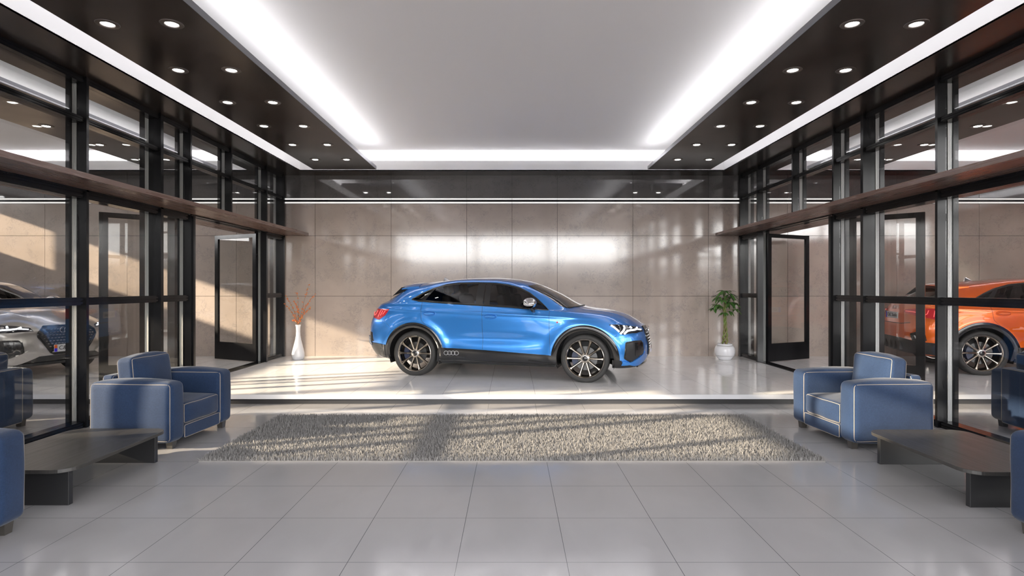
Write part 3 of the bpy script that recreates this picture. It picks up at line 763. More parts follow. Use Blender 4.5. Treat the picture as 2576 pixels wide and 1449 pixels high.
for i in range(NL-1):
    for k in range(SV if i < NL-2 else SV+1):
        t = k/SV; row = []
        for j in range(NC):
            p1, p2 = DL[i][j], DL[i+1][j]
            p0 = DL[i-1][j] if i else p1*2-p2
            if i+2 < NL: p3 = DL[i+2][j]
            else: q = DL[i][j]; p3 = Vector((q.x, -q.y, q.z))
            row.append(crom(p0, p1, p2, p3, t))
        SURF.append(row)
NR = len(SURF)
# smoothing of the net and sculpted details
for it in range(20):
    new = [[p.copy() for p in r] for r in SURF]
    for i in range(1, NR-1):
        for j in range(NC):
            if j == 0: a = SURF[i][1]; l = Vector((a.x,-a.y,a.z)); r = a
            elif j == NC-1: a = SURF[i][NC-2]; l = a; r = Vector((a.x,-a.y,a.z))
            else: l = SURF[i][j-1]; r = SURF[i][j+1]
            new[i][j] = SURF[i][j]*0.5+(l+r+SURF[i-1][j]+SURF[i+1][j])*0.125
    SURF = new
for i in range(NR):
    for j in range(NC):
        p = SURF[i][j]
        if abs(p.y) > 0.72 and p.z < 1.12:
            w = min(1, (abs(p.y)-0.72)/0.10)
            dy = 0
            for cx in (-1.34, 1.34):
                r = math.hypot(p.x-cx, p.z-0.335)
                dy += 0.016*math.exp(-((r-0.52)/0.055)**2)
            if -0.9 < p.x < 0.85:
                dy -= 0.022*math.exp(-((p.z-0.60)/0.075)**2)*math.cos(p.x/0.9*PI/2)
            # shoulder line above the wheels and along the doors
            zl = 0.985-0.035*p.x
            dy += 0.014*math.exp(-((p.z-zl)/0.022)**2) if p.x < 1.6 else 0
            p.y += dy*w
        # bonnet ridges
        if p.x > 1.0 and p.z > 0.8 and abs(p.y) < 0.7:
            p.z += 0.007*math.exp(-((abs(p.y)-0.46-0.1*(1.6-p.x))/0.05)**2)*max(0,math.sin(PI*min(1,(p.x-1.0)/1.05)))**0.7
WC = [(-1.34, 0.335), (1.34, 0.335)]
ARCH = 0.455
DLO_T = [(-1.415,1.195),(-1.27,1.280),(-1.10,1.362),(-.89,1.425),(-.68,1.452),(-.355,1.455),(-.08,1.445),(.12,1.422),(.315,1.372),(.469,1.300),(.603,1.207),(.697,1.128),(.790,1.045)]
DLO_B = [(-1.415,1.190),(-1.30,1.170),(-1.05,1.154),(-.66,1.131),(-.335,1.114),(-.176,1.106),(.215,1.087),(.407,1.070),(.60,1.058),(.790,1.043)]
def in_poly(x, y, P):
    c = False; j = len(P)-1
    for i in range(len(P)):
        if (P[i][1] > y) != (P[j][1] > y) and x < (P[j][0]-P[i][0])*(y-P[i][1])/(P[j][1]-P[i][1])+P[i][0]: c = not c
        j = i
    return c
DLO = DLO_T+DLO_B[::-1]
r8, r10 = int(7.75*SV), int(9.95*SV)
def full_body():
    vs = []; idx = {}; fs = []
    W = 2*NC-1
    for i in range(NR):
        for j in range(NC): vs.append(SURF[i][j])
        for j in range(NC-2, 0, -1):
            p = SURF[i][j]; vs.append(Vector((p.x,-p.y,p.z)))
    W = 2*NC-2
    for i in range(NR-1):
        for j in range(W):
            fs.append((i*W+j, i*W+(j+1)%W, (i+1)*W+(j+1)%W, (i+1)*W+j))
    return vs, fs, W
BV, BF, BW = full_body()
bvh = BVHTree.FromPolygons(BV, BF)
_bm = bmesh.new()
def side_pt(x, z, side, off=0.0):
    l, n, i, d = bvh.ray_cast(Vector((x, side*2.0, z)), Vector((0,-side,0)))
    if l is None: 
        l, n, i, d = bvh.find_nearest(Vector((x, side*0.8, z)))
    if n.y*side < 0: n = -n
    return l+n*off, n
def near_pt(p, off=0.0):
    p = Vector(p); l, n, i, d = bvh.find_nearest(p)
    c = Vector((0, 0, 0.7))
    if n.dot(l-Vector((max(-1.6,min(1.6,l.x))*0.8, 0, 0.7))) < 0: n = -n
    return l+n*off, n
def resample(P, n):
    P = [Vector(p) if len(p) == 3 else Vector((p[0],p[1],0)) for p in P]
    L = [0]
    for a, c in zip(P[:-1], P[1:]): L.append(L[-1]+(c-a).length)
    out = []
    for k in range(n+1):
        s = L[-1]*k/n; i = 0
        while i < len(P)-2 and L[i+1] < s: i += 1
        t = (s-L[i])/max(1e-9, L[i+1]-L[i]); out.append(P[i].lerp(P[i+1], t))
    return out
def ruled(top, bot, n, m):
    T, B_ = resample(top, n), resample(bot, n)
    return [[B_[j].lerp(T[j], i/m) for j in range(n+1)] for i in range(m+1)]
def shell(b, G, N, th, mi=0):
    """grid surface with a rim going th inwards"""
    b.grid(G, mi)
    R_, C_ = len(G), len(G[0])
    ring = [(0,j) for j in range(C_)]+[(i,C_-1) for i in range(1,R_)]+[(R_-1,j) for j in range(C_-2,-1,-1)]+[(i,0) for i in range(R_-2,0,-1)]
    a = [G[i][j] for i, j in ring]; c = [G[i][j]-N[i][j]*th for i, j in ring]
    a.append(a[0]); c.append(c[0]); b.grid([a, c], mi)
def side_patch(top, bot, n, m, side, off, th=0.0):
    G = ruled(top, bot, n, m); P = []; N = []
    for r in G:
        q = [side_pt(p.x, p.y, side, off) for p in r]; P.append([x[0] for x in q]); N.append([x[1] for x in q])
    b = MB()
    if th: shell(b, P, N, th)
    else: b.grid(P)
    return b
def near_patch(top, bot, n, m, side, off, th=0.0):
    G = ruled(top, bot, n, m); P = []; N = []
    for r in G:
        q = [near_pt((p.x, p.y*side, p.z), off) for p in r]; P.append([x[0] for x in q]); N.append([x[1] for x in q])
    b = MB()
    if th: shell(b, P, N, th)
    else: b.grid(P)
    return b
def front_pt(y, z, off=0.0, s=1):
    l, n, i, d = bvh.ray_cast(Vector((s*4.0, y, z)), Vector((-s,0,0)))
    if n.x*s < 0: n = -n
    return l+n*off, n
def front_patch(top, bot, n, m, off, th=0.0, s=1):
    G = ruled(top, bot, n, m); P = []; N = []
    for r in G:
        q = [front_pt(p.x, p.y, off, s) for p in r]; P.append([x[0] for x in q]); N.append([x[1] for x in q])
    b = MB()
    if th: shell(b, P, N, th)
    else: b.grid(P)
    return b
def side_tube(b, pts, side, r, off=0.0, n=60):
    b.tube([side_pt(p.x, p.y, side, off)[0] for p in resample(pts, n)], r, 5)
def front_tube(b, pts, r, off=0.0, s=1, n=30, closed=False):
    b.tube([front_pt(p.x, p.y, off, s)[0] for p in resample(pts, n)], r, 5, closed=False)

def build_car():
    car = empty('car', (0,0,0)); PM = M['paint_blue']
    # ---- painted body with window and wheel openings
    vs = [v.copy() for v in BV]
    for v in vs:
        if abs(v.y) > 0.5:
            for cx, cz in WC:
                r = math.hypot(v.x-cx, v.z-cz)
                if abs(r-ARCH) < 0.012 and r > 0: v.x = cx+(v.x-cx)*ARCH/r; v.z = cz+(v.z-cz)*ARCH/r
    fs = []
    for k, f in enumerate(BF):
        i = k//BW; j = k % BW; c = (vs[f[0]]+vs[f[1]]+vs[f[2]]+vs[f[3]])/4
        jj = j if j < NC-1 else BW-1-j
        st = (jj+0.5)/SU
        if abs(c.y) > 0.45 and any(math.hypot(c.x-cx, c.z-cz) < ARCH-0.002 for cx, cz in WC): continue
        if abs(c.y) > 0.5 and in_poly(c.x, c.z, DLO): continue
        if SV*8.05 < i+0.5 < SV*9.85 and st > 10.25: continue
        if SV*8.1 < i+0.5 < SV*9.75 and st < 2.15: continue
        fs.append(f)
    b = MB(); b.add(vs, fs)
    b.m = [1 if sum(vs[i].z for i in f)/4 < 0.272 else 0 for f in fs]
    body = b.obj('body', [PM, M['plastic']], car, smooth=50, merge=0.0004)
    # ---- windscreen, rear window straight off the surface net
    def net_patch(name, i0, i1, j0, j1, m, off, label=None, close=True):
        b = MB(); G = []
        for i in range(i0, i1+1):
            row = [SURF[i][j] for j in range(j0, j1+1)]
            if close == 'front': row += [Vector((p.x,-p.y,p.z)) for p in row[-2::-1]]
            if close == 'rear': row = [Vector((p.x,-p.y,p.z)) for p in row[:0:-1]]+row
            G.append([near_pt(p, off)[0] for p in row])
        b.grid(G); o = b.obj(name, m, car, smooth=60)
        if label: o['label'] = label
        return o
    net_patch('windscreen', int(8.15*SV), int(9.80*SV), int(10.45*SU), NC-1, M['shieldglass'], 0.002, 'grey tinted windscreen', 'front')
    net_patch('rear_window', int(8.2*SV), int(9.7*SV), 0, int(1.95*SU), M['carglass'], 0.002, 'dark rear window', 'rear')
    def frame_strip(name, i0, i1, j0, j1, close, w=2):
        b = MB()
        def P(i, j):
            p = SURF[i][j]; return near_pt(p, 0.003)[0]
        def strips(ii, jj):
            G = [[P(i, j) for j in jj] for i in ii]; b.grid(G)
            b.grid([[Vector((p.x,-p.y,p.z)) for p in r] for r in G])
        J = range(j0, j1+1); I = range(i0, i1+1)
        strips(range(i0-1, i0+w), J); strips(range(i1-w+1, i1+2), J)
        strips(I, range(j0-2, j0+3) if close == 'front' else range(j1-2, j1+3))
        b.obj(name, M['trim'], car, smooth=60)['label'] = 'black band around the glass'
    frame_strip('windscreen_frame', int(8.15*SV), int(9.80*SV), int(10.45*SU), NC-1, 'front', 1)
    frame_strip('rear_window_frame', int(8.2*SV), int(9.7*SV), 0, int(1.95*SU), 'rear')
    for side in (-1, 1):
        # side glass
        def cut(P, x0, x1):
            def at(x):
                for a, c in zip(P[:-1], P[1:]):
                    if a[0] <= x <= c[0]: t = (x-a[0])/(c[0]-a[0]); return (x, a[1]+(c[1]-a[1])*t)
                return P[-1] if x > P[-1][0] else P[0]
            return [at(x0)]+[p for p in P if x0 < p[0] < x1]+[at(x1)]
        side_patch(cut(DLO_T,-1.41,-1.08), cut(DLO_B,-1.41,-1.15), 10, 5, side, 0.001).obj('quarter_window', M['carglass'], car, smooth=60)
        side_patch(cut(DLO_T,-1.08,-.22), cut(DLO_B,-1.15,-.22), 24, 8, side, 0.001).obj('door_window', M['carglass'], car, smooth=60)
        side_patch(cut(DLO_T,-.22,.79), cut(DLO_B,-.22,.79), 30, 8, side, 0.001).obj('door_window', M['carglass'], car, smooth=60)
        b = MB()
        ring = resample(DLO_T, 70); ringb = resample(DLO_B[::-1], 60)
        allp = ring+ringb[1:]
        cen = Vector((-.3,1.25,0))
        pts = [side_pt(p.x, p.y, side, 0.002)[0] for p in allp]
        b.tube(pts, 0.0095, 6)
        # belt strip and pillars
        def pillar(x0t, x1t, x0b, x1b, off=0.005):
            at = lambda P, x: cut(P, x, x+0.0001)[0]
            T = [at(DLO_T,x0t), at(DLO_T,x1t)]; B2 = [at(DLO_B,x0b), at(DLO_B,x1b)]
            G = ruled(T, B2, 3, 8); b.grid([[side_pt(p.x,p.y,side,off)[0] for p in r] for r in G])
        pillar(-.345,-.228,-.340,-.222); pillar(-.212,-.125,-.206,-.115)
        pillar(-1.10,-1.04,-1.27,-1.19)
        Tt = [(p[0], p[1]) for p in DLO_T]
        inset = [(p[0], p[1]-0.022) for p in DLO_T[1:-1]]
        G = ruled(DLO_T[1:-1], inset, 50, 2); b.grid([[side_pt(p.x,p.y,side,0.0035)[0] for p in r] for r in G])
        G = ruled([(p[0],p[1]+0.020) for p in DLO_B[1:-1]], [(p[0],p[1]-0.012) for p in DLO_B[1:-1]], 50, 2); b.grid([[side_pt(p.x,p.y,side,0.0045)[0] for p in r] for r in G])
        b.obj('window_trim', M['trim'], car, smooth=60)
        # wheel arch trims
        for k, (cx, cz) in enumerate(WC):
            a0, a1 = (-14, 192) if k == 0 else (-10, 196)
            if k == 0: a0, a1 = -14, 196
            n = 60; To = []; Ti = []
            ro = 0.500; ri = 0.418
            G = []; N = []
            for q in range(6):
                rr = ri+(ro-ri)*q/5; row = []; nr = []
                for s in range(n+1):
                    a = math.radians(a0+(a1-a0)*s/n)
                    x, z = cx+rr*math.cos(a), cz+rr*math.sin(a)*1.0
                    z = max(z, 0.235)
                    p, nn = side_pt(x, z, side, 0.004+0.010*math.sin(PI*min(1,q/5*0.9+0.1)))
                    if q == 5: p = side_pt(x, z, side, 0.001)[0]
                    row.append(p); nr.append(nn)
                G.append(row); N.append(nr)
            G.insert(0, [p-Vector((0,side*0.035,0)) for p in G[0]])
            b = MB(); b.grid(G); b.obj('wheel_arch_trim', M['trim'], car, smooth=50)
            # liner
            b = MB(); G = []
            for y in (0.40, 0.90):
                G.append([Vector((cx+0.43*math.cos(math.radians(a)), side*y, cz+0.43*math.sin(math.radians(a)))) for a in range(-20, 201, 5)])
            b.grid(G)
            b.add([Vector((cx,side*0.40,cz))]+G[0], [(0,i,i+1) for i in range(1,len(G[0]))])
            b.obj('wheel_liner', M['plastic'], car, smooth=50)
        # sill
        T = [(-.93,.45),(-.85,.452),(-.2,.432),(.81,.383),(.92,.378)]; B2 = [(-.97,.235),(-.2,.232),(.93,.222)]
        side_patch(T, B2, 40, 8, side, 0.012, 0.02).obj('side_sill', M['trim'], car, smooth=40)
        b = MB(); side_tube(b, [(-.90,.315),(-.62,.318),(-.50,.31)], side, 0.007, 0.016, 20); side_tube(b, [(.5,.30),(.86,.262)], side, 0.006, 0.016, 20)
        side_tube(b, [(-.92,.262),(.90,.245)], side, 0.008, 0.016, 40)
        b.obj('sill_blade', M['trim'], car, smooth=50)
        b = MB()
        for q in range(4):
            x = -.80+q*0.056; p, nn = side_pt(x, .375, side, 0.016)
            ringp = [p+Vector((0.034*math.cos(a), 0, 0.030*math.sin(a))) for a in [2*PI*i/24 for i in range(24)]]
            b.tube(ringp, 0.0035, 5, closed=True)
        b.obj('sill_emblem', M['emblem'], car, smooth=60)
        # seams of doors and lamps
        b = MB()
        side_tube(b, [(-.225,1.090),(-.222,.9),(-.216,.44)], side, 0.0022, 0.0)
        side_tube(b, [(.812,1.035),(.818,.75),(.83,.39)], side, 0.0022, 0.0)
        side_tube(b, [(-1.225,1.15),(-1.225,1.05),(-1.205,.87),(-1.10,.76),(-1.03,.68)], side, 0.0022, 0.0)
        side_tube(b, [(-1.81,.955),(-1.86,.86),(-1.72,.73)], side, 0.002, 0.0)
        side_tube(b, [(1.80,.70),(1.72,.63),(1.62,.70)], side, 0.002, 0.0)
        b.obj('panel_gap', M['plastic'], car, smooth=60)['label'] = 'thin dark gaps between the panels'
        # handles
        for x, z in ((-1.075,.976),(-.09,.941)):
            p, nn = side_pt(x, z, side, 0.0); b = MB()
            prof = []
            G = []
            for i in range(13):
                t = -1+i/6; hw = 0.085; row = []
                for k in range(12):
                    a = 2*PI*k/12; s = math.sqrt(max(0,1-t*t*0.97))
                    row.append(p+Vector((t*hw, side*(0.018+0.018*math.cos(a)*s), 0.021*math.sin(a)*s)))
                row.append(row[0]); G.append(row)
            b.grid(G); o = b.obj('door_handle', PM, car, smooth=60)
            b = MB(); R2 = []
            for i in range(24):
                a = 2*PI*i/24; q, _ = side_pt(x+0.100*math.cos(a), z+0.037*math.sin(a), side, 0.001); R2.append(q)
            b.tube(R2, 0.005, 6, closed=True); b.obj('handle_recess', PM, o, smooth=60)
        # mirror
        b = MB(); mpv = Vector((.535, side*1.0, 1.145)); G = []
        for i in range(13):
            t = -1+i/6; row = []
            for k in range(18):
                a = 2*PI*k/18; s = (max(0,1-abs(t)**2.6))**0.5
                zz = math.sin(a); sx = math.cos(a)
                row.append(mpv+Vector((0.094*sx*s*(1-0.15*t*side)+ (0.02 if sx>0 else 0), t*0.115*side, 0.088*zz*s*(1.0 if zz > 0 else 0.72))))
            row.append(row[0]); G.append(row)
        b.grid(G); o = b.obj('mirror', M['chrome'], car, smooth=50); o['label'] = 'chrome door mirror'
        b = MB(); G2 = [[Vector((mpv.x-0.012+0.095*math.cos(a)*1.02, p_*0.112*side+mpv.y, mpv.z-0.024+0.052*math.sin(a))) for a in [2*PI*k/16 for k in range(17)]] for p_ in (-.9,-.4,.1,.6,.9)]
        b.grid(G2); b.obj('mirror_trim', M['trim'], o, smooth=50)
        b = MB(); q = side_pt(.575, 1.02, side, 0.0)[0]
        b.tube([q+Vector((0,-side*0.02,0)), Vector((.56, side*0.955, 1.06)), Vector((.545, side*0.985, 1.11))], [0.030,0.024,0.022], 8)
        b.obj('mirror_foot', M['trim'], o, smooth=50)
        # head lamp
        T3 = [(1.70,.90,.880),(1.84,.83,.888),(1.97,.73,.872),(2.08,.59,.835),(2.13,.50,.800)]
        B3 = [(1.70,.90,.872),(1.79,.90,.775),(1.88,.86,.698),(2.04,.72,.705),(2.165,.48,.735)]
        o = near_patch(T3, B3, 24, 8, side, 0.006, 0.015).obj('headlamp', M['lampdark'], car, smooth=50)
        b = MB()
        def nt(pts, r, off=0.010, n=10):
            PP = resample([(p[0], p[1]*1.0, p[2]) for p in pts], n)
            b.tube([near_pt((p.x, p.y*side, p.z), off)[0] for p in PP], r, 6)
        nt([(1.725,.90,.862),(1.78,.89,.805),(1.83,.87,.742)], 0.013)
        nt([(1.845,.87,.712),(1.885,.84,.752),(1.905,.81,.80),(1.905,.80,.845)], 0.0145)
        nt([(1.895,.85,.708),(1.935,.82,.748),(1.98,.78,.760),(2.03,.72,.765),(2.075,.645,.785),(2.095,.60,.825)], 0.0145)
        nt([(2.005,.73,.800),(1.995,.73,.845)], 0.015)
        nt([(2.075,.645,.783),(2.14,.53,.775)], 0.010)
        b.obj('light_strip', M['drl'], o, smooth=60)['label'] = 'white angular light strips'
        b = MB()
        for c3 in ((1.96,.77,.80),(2.08,.63,.79)):
            p, nn = near_pt((c3[0], c3[1]*side, c3[2]), 0.008); t1 = nn.orthogonal().normalized(); t2 = nn.cross(t1)
            b.add([p+nn*0.006]+[p+(t1*math.cos(a)+t2*math.sin(a))*0.022 for a in [2*PI*k/16 for k in range(16)]], [(0,k+1,(k+1)%16+1) for k in range(16)])
        b.obj('lamp_lens', M['chrome'], o, smooth=60)
        # air intake
        T3 = [(1.925,.86,.590),(2.02,.80,.605),(2.13,.66,.600)]
        B3 = [(1.905,.87,.365),(1.98,.84,.315),(2.10,.70,.325)]
        o = near_patch(T3, B3, 14, 8, side, 0.003).obj('air_intake', M['plastic'], car, smooth=50)
        b = MB()
        edge = T3+[(2.155,.62,.50),(2.15,.62,.42)]+B3[::-1]+[(1.925,.86,.590)]
        E3 = resample(edge, 48); b.tube([near_pt((p.x,p.y*side,p.z), 0.004)[0] for p in E3], 0.011, 6)
        b.obj('intake_frame', M['trim'], o, smooth=60)
        near_patch([(2.03,.79,.585),(2.15,.63,.580)], [(2.05,.78,.40),(2.16,.60,.40)], 6, 6, side, 0.012, 0.03).obj('intake_blade', M['trim'], o, smooth=40)
        # lower winglet in paint and black splitter
        near_patch([(1.88,.87,.325),(1.99,.83,.300),(2.06,.76,.345),(2.16,.56,.445)], [(1.86,.87,.262),(1.98,.82,.262),(2.10,.70,.225),(2.19,.42,.36)], 20, 5, side, 0.022, 0.05).obj('winglet', PM, car, smooth=40)['label'] = 'painted lower winglet'
        near_patch([(1.73,.885,.340),(1.86,.88,.335)], [(1.73,.86,.215),(1.90,.86,.215)], 8, 5, side, 0.014, 0.03).obj('splitter_end', M['trim'], car, smooth=40)
        # tail lamp
        T3 = [(-1.79,.90,1.040),(-1.95,.83,1.040),(-2.08,.70,1.035),(-2.17,.52,1.020),(-2.21,.38,1.01)]
        B3 = [(-1.80,.90,1.025),(-1.85,.90,.945),(-1.97,.88,.865),(-2.14,.74,.905),(-2.23,.50,.945),(-2.24,.38,.965)]
        o = near_patch(T3, B3, 26, 6, side, 0.008, 0.02).obj('tail_lamp', M['redlamp'], car, smooth=50)
        b = MB()
        for pts in ([(-1.86,.88,1.015),(-1.90,.88,.955)],[(-1.91,.86,1.015),(-1.945,.87,.935)],[(-1.965,.84,1.015),(-1.99,.86,.910)],[(-2.03,.78,1.010),(-2.06,.79,.915),(-2.13,.68,.96),(-2.22,.42,.985)]):
            PP = resample(pts, 8); b.tube([near_pt((p.x,p.y*side,p.z), 0.011)[0] for p in PP], 0.007, 6)
        b.obj('light_strip', M['redglow'], o, smooth=60)
        # rear bumper side vent
        near_patch([(-2.10,.83,.66),(-2.16,.76,.67),(-2.24,.64,.62)], [(-2.08,.84,.52),(-2.15,.79,.50),(-2.22,.68,.48)], 10, 5, side, 0.004, 0.01).obj('rear_vent', M['trim'], car, smooth=40)
        b = MB(); q = [near_pt((x, y*side, z), 0.014)[0] for x, y, z in ((-2.20,.72,.60),(-2.16,.77,.50),(-2.13,.79,.44))]
        b.tube(q, [0.010,0.024,0.016], 8); b.obj('exhaust_trim', M['chrome'], car, smooth=50)
        # badge on the wing
        b = MB(); p, nn = side_pt(.955, .87, side, 0.004)
        b.box(p.x-0.028, p.x-0.008, p.y-0.003, p.y+0.003, p.z-0.011, p.z+0.011); b.obj('wing_badge', M['badge'], car)
        b = MB()
        for q in range(3): b.box(p.x+0.0+q*0.018, p.x+0.013+q*0.018, p.y-0.003, p.y+0.003, p.z-0.006, p.z+0.006)
        b.obj('wing_badge', M['chrome'], car)
    # ---- grille
    gt = [(-.34,.795),(.34,.795)]
    outl = [(-.33,.790),(.33,.790),(.435,.700),(.445,.640),(.28,.395),(.23,.370),(-.23,.370),(-.28,.395),(-.445,.640),(-.435,.700)]
    T = [(-.445,.655),(-.435,.700),(-.33,.785),(.33,.785),(.435,.700),(.445,.655)]
    B2 = [(-.445,.645),(-.28,.395),(-.23,.372),(.23,.372),(.28,.395),(.445,.645)]
    gr = front_patch(T, B2, 40, 12, 0.003).obj('grille', M['plastic'], car, smooth=60)
    b = MB()
    for q in range(9):
        z = 0.40+q*0.043
        w = 0.25+(z-.37)*0.72 if z < 0.64 else 0.43-(z-.70)*1.1*(z > .70)
        for k in range(-9, 10):
            y = k*0.048+(0.024 if q % 2 else 0)
            if abs(y) < w-0.03:
                p, nn = front_pt(y, z, 0.0)
                b.box(p.x-0.015, p.x+0.004, y-0.017, y+0.017, z-0.0045, z+0.0045)
    b.obj('grille_mesh', M['chrome'], gr)['kind'] = 'stuff'
    b = MB(); pts = resample(outl+[outl[0]], 90)
    b.tube([front_pt(p.x, p.y, 0.006)[0] for p in pts], 0.013, 6); b.obj('grille_frame', M['trim'], gr, smooth=60)
    b = MB()
    for q in range(4):
        y0 = (-1.5+q)*0.066
        for i in range(1):
            p0, _ = front_pt(y0, .725, 0.0); xx = max(front_pt(y0+d, .725, 0)[0].x for d in (-.03,0,.03))+0.014
            b.tube([Vector((xx-0.25*abs(z_)*0, y0+0.043*math.cos(a), .725+0.043*math.sin(a))) for a, z_ in [(2*PI*i/28, 0) for i in range(28)]], 0.0065, 6, closed=True)
    em = b.obj('emblem', M['chrome'], car, smooth=60); em['label'] = 'four chrome rings'
    # lower front black section
    front_patch([(-.56,.345),(-.30,.352),(.30,.352),(.56,.345)], [(-.60,.245),(.60,.245)], 30, 5, 0.006, 0.03).obj('front_apron', M['trim'], car, smooth=40)
    front_patch([(-.66,.262),(.66,.262)], [(-.62,.225),(.62,.225)], 30, 3, 0.02, 0.05).obj('front_lip', M['trim'], car, smooth=40)
    # plates
    def plate(x, z, s, tilt, txt):
        t = empty('number_plate', (x, 0, z)); t.parent = car
        b = MB(); b.box(-0.004, 0.004, -.26, .26, -.0565, .0565); o = b.obj('number_plate', M['plate'], car, bevel=0.004)
        bpy.data.objects.remove(t)
        o.location = (x, 0, z); o.rotation_euler = (0, tilt, 0 if s > 0 else PI)
        o.name = 'number_plate'
        b = MB(); b.box(0.0042, 0.0052, -.258, -.215, -.052, .0 if s > 0 else .052); b.obj('plate_stripe', M['pblue'], o)
        if s > 0:
            b = MB(); b.box(0.0042, 0.0052, -.258, -.215, .0005, .052); b.obj('plate_stripe', M['porange'], o)
        tx = text_mesh(txt, 0.086, 0.0012, M['ink'], 'plate_text', o)
        tx.location = (0.0048, 0.02, 0.0); tx.rotation_euler = (PI/2, 0, PI/2)
        return o
    fx = front_pt(0, .455, 0)[0].x
    plate(fx+0.022, .455, 1, -0.0, 'C&C Studio')
    rx = front_pt(0, .905, 0, -1)[0].x
    plate(min(front_pt(y,.905,0,-1)[0].x for y in (-.26,0,.26))-0.010, .905, -1, 0.0, 'C&C Studio')
    b = MB()
    for q in range(4):
        y0 = (-1.5+q)*0.055; xx = front_pt(y0, 1.03, 0, -1)[0].x-0.008
        b.tube([Vector((xx, y0+0.035*math.cos(a), 1.03+0.035*math.sin(a))) for a in [2*PI*i/24 for i in range(24)]], 0.005, 6, closed=True)
    b.obj('rear_emblem', M['chrome'], car, smooth=60)
    # rear valance
    front_patch([(-.76,.500),(-.4,.540),(.4,.540),(.76,.500)], [(-.72,.285),(.72,.285)], 36, 6, 0.010, 0.03, s=-1).obj('rear_diffuser', M['plastic'], car, smooth=40)
    b = MB()
    for y in (-.38,-.2,0,.2,.38):
        p, _ = front_pt(y, .40, 0.012, -1); b.box(p.x-0.03, p.x+0.01, y-0.012, y+0.012, .33, .47)
    b.obj('diffuser_fin', M['plastic'], car)
    for side in (-1,1):
        side_patch([(-1.95,.46),(-1.86,.475),(-1.80,.47)], [(-1.94,.30),(-1.86,.285),(-1.78,.27)], 8, 5, side, 0.010, 0.02).obj('rear_bumper_corner', M['trim'], car, smooth=40)
        near_patch([(-1.85,.90,.475),(-2.02,.86,.49),(-2.16,.74,.50)], [(-1.82,.86,.28),(-2.0,.78,.30),(-2.13,.66,.30)], 14, 5, side, 0.010, 0.02).obj('rear_bumper_corner', M['plastic'], car, smooth=40)
    # tailgate seam, rear bumper step
    b = MB(); front_tube(b, [(-.62,.80),(-.40,.775),(.40,.775),(.62,.80)], 0.006, 0.002, -1, 40); b.obj('tailgate_gap', M['plastic'], car, smooth=60)
    # ---- spoiler
    b = MB(); G = []
    for i in range(7):
        t = i/6; row = []
        for k in range(21):
            s = -1+k/10; y = s*(0.60-0.03*t)
            xr = -1.46-0.32*t+0.07*s*s*1.0; z = 1.462-0.035*t-0.040*s*s-0.028*(abs(s)**6)
            row.append(Vector((xr, y, z+0.004+0.010*math.sin(PI*t))))
        G.append(row)
    low = [[p-Vector((0,0,0.014+0.04*(1-i/6))) for p in r] for i, r in enumerate(G)]
    b.grid(G); b.grid(low); b.grid([G[-1], low[-1]]); b.grid([[r[0] for r in G],[r[0] for r in low]]); b.grid([[r[-1] for r in G],[r[-1] for r in low]])
    b.obj('roof_spoiler', PM, car, smooth=50, merge=0.0005)
    b = MB()
    for sg in (-1, 1):
        P0 = [Vector((-1.50, sg*0.55, 1.395)), Vector((-1.72, sg*0.555, 1.385)), Vector((-1.86, sg*0.60, 1.245)), Vector((-1.60,sg*0.60,1.33))]
        b.add(P0+[p-Vector((0,sg*0.02,0)) for p in P0], [(0,1,2,3),(7,6,5,4),(0,4,5,1),(1,5,6,2),(2,6,7,3),(3,7,4,0)])
    b.obj('spoiler_side', M['trim'], car)
    # fin aerial
    b = MB(); p = near_pt((-1.15,0,1.6))[0]
    b.add([p+Vector(v) for v in ((0.085,0,-0.006),(-0.055,0.022,-0.006),(-0.055,-0.022,-0.006),(-0.042,0.004,0.062),(-0.042,-0.004,0.062),(-0.020,0.004,0.058),(-0.020,-0.004,0.058))],
          [(0,1,3,5),(0,6,4,2),(0,5,6),(5,3,4,6),(1,2,4,3),(0,2,1)])
    b.obj('aerial_fin', M['chrome'], car)
    # wiper recess line at the windscreen base
    b = MB(); pts = [near_pt(SURF[int(8.0*SV)][j], 0.004)[0] for j in range(int(10.6*SU), NC)]
    pts += [Vector((p.x,-p.y,p.z)) for p in pts[-2::-1]]; b.tube(pts, 0.012, 6); b.obj('scuttle', M['plastic'], car, smooth=60)
    # ---- underbody and cabin
    b = MB(); b.box(-.88, .90, -.80, .80, .215, .26); b.box(-2.05, -1.78, -.66, .66, .27, .34); b.box(1.78, 2.05, -.64, .64, .215, .27); b.box(-1.78,-.88,-.40,.40,.22,.30); b.box(.88,1.78,-.40,.40,.22,.30)
    b.obj('underbody', M['plastic'], car)
    b = MB(); b.box(-1.75, 1.05, -.78, .78, .80, .83); b.box(-1.95,-1.40,-.68,.68,.83,1.10); b.obj('cabin_floor', M['plastic'], car)
    b = MB(); b.box(.62, 1.0, -.74, .74, .83, 1.02); b.obj('dashboard', M['plastic'], car, bevel=0.05)
    def seat(x, y, w):
        b, mp = soft_box(0,0,0, 0.07, w, 0.25, 0.05, n=8); o = b.obj('car_seat', M['seat'], car, smooth=60, merge=0.001); o.location = (x, y, 1.02); o.rotation_euler = (0, -0.25, 0)
        b, mp = soft_box(0,0,0.35, 0.045, 0.13, 0.085, 0.035, n=8); b.tube([(0,-.05,.2),(0,-.05,.32)],0.008); b.tube([(0,.05,.2),(0,.05,.32)],0.008); b.obj('headrest', M['seat'], o, smooth=60, merge=0.001)
    seat(.02, -.37, .22); seat(.02, .37, .22); seat(-.88, -.38, .24); seat(-.88, .38, .24)
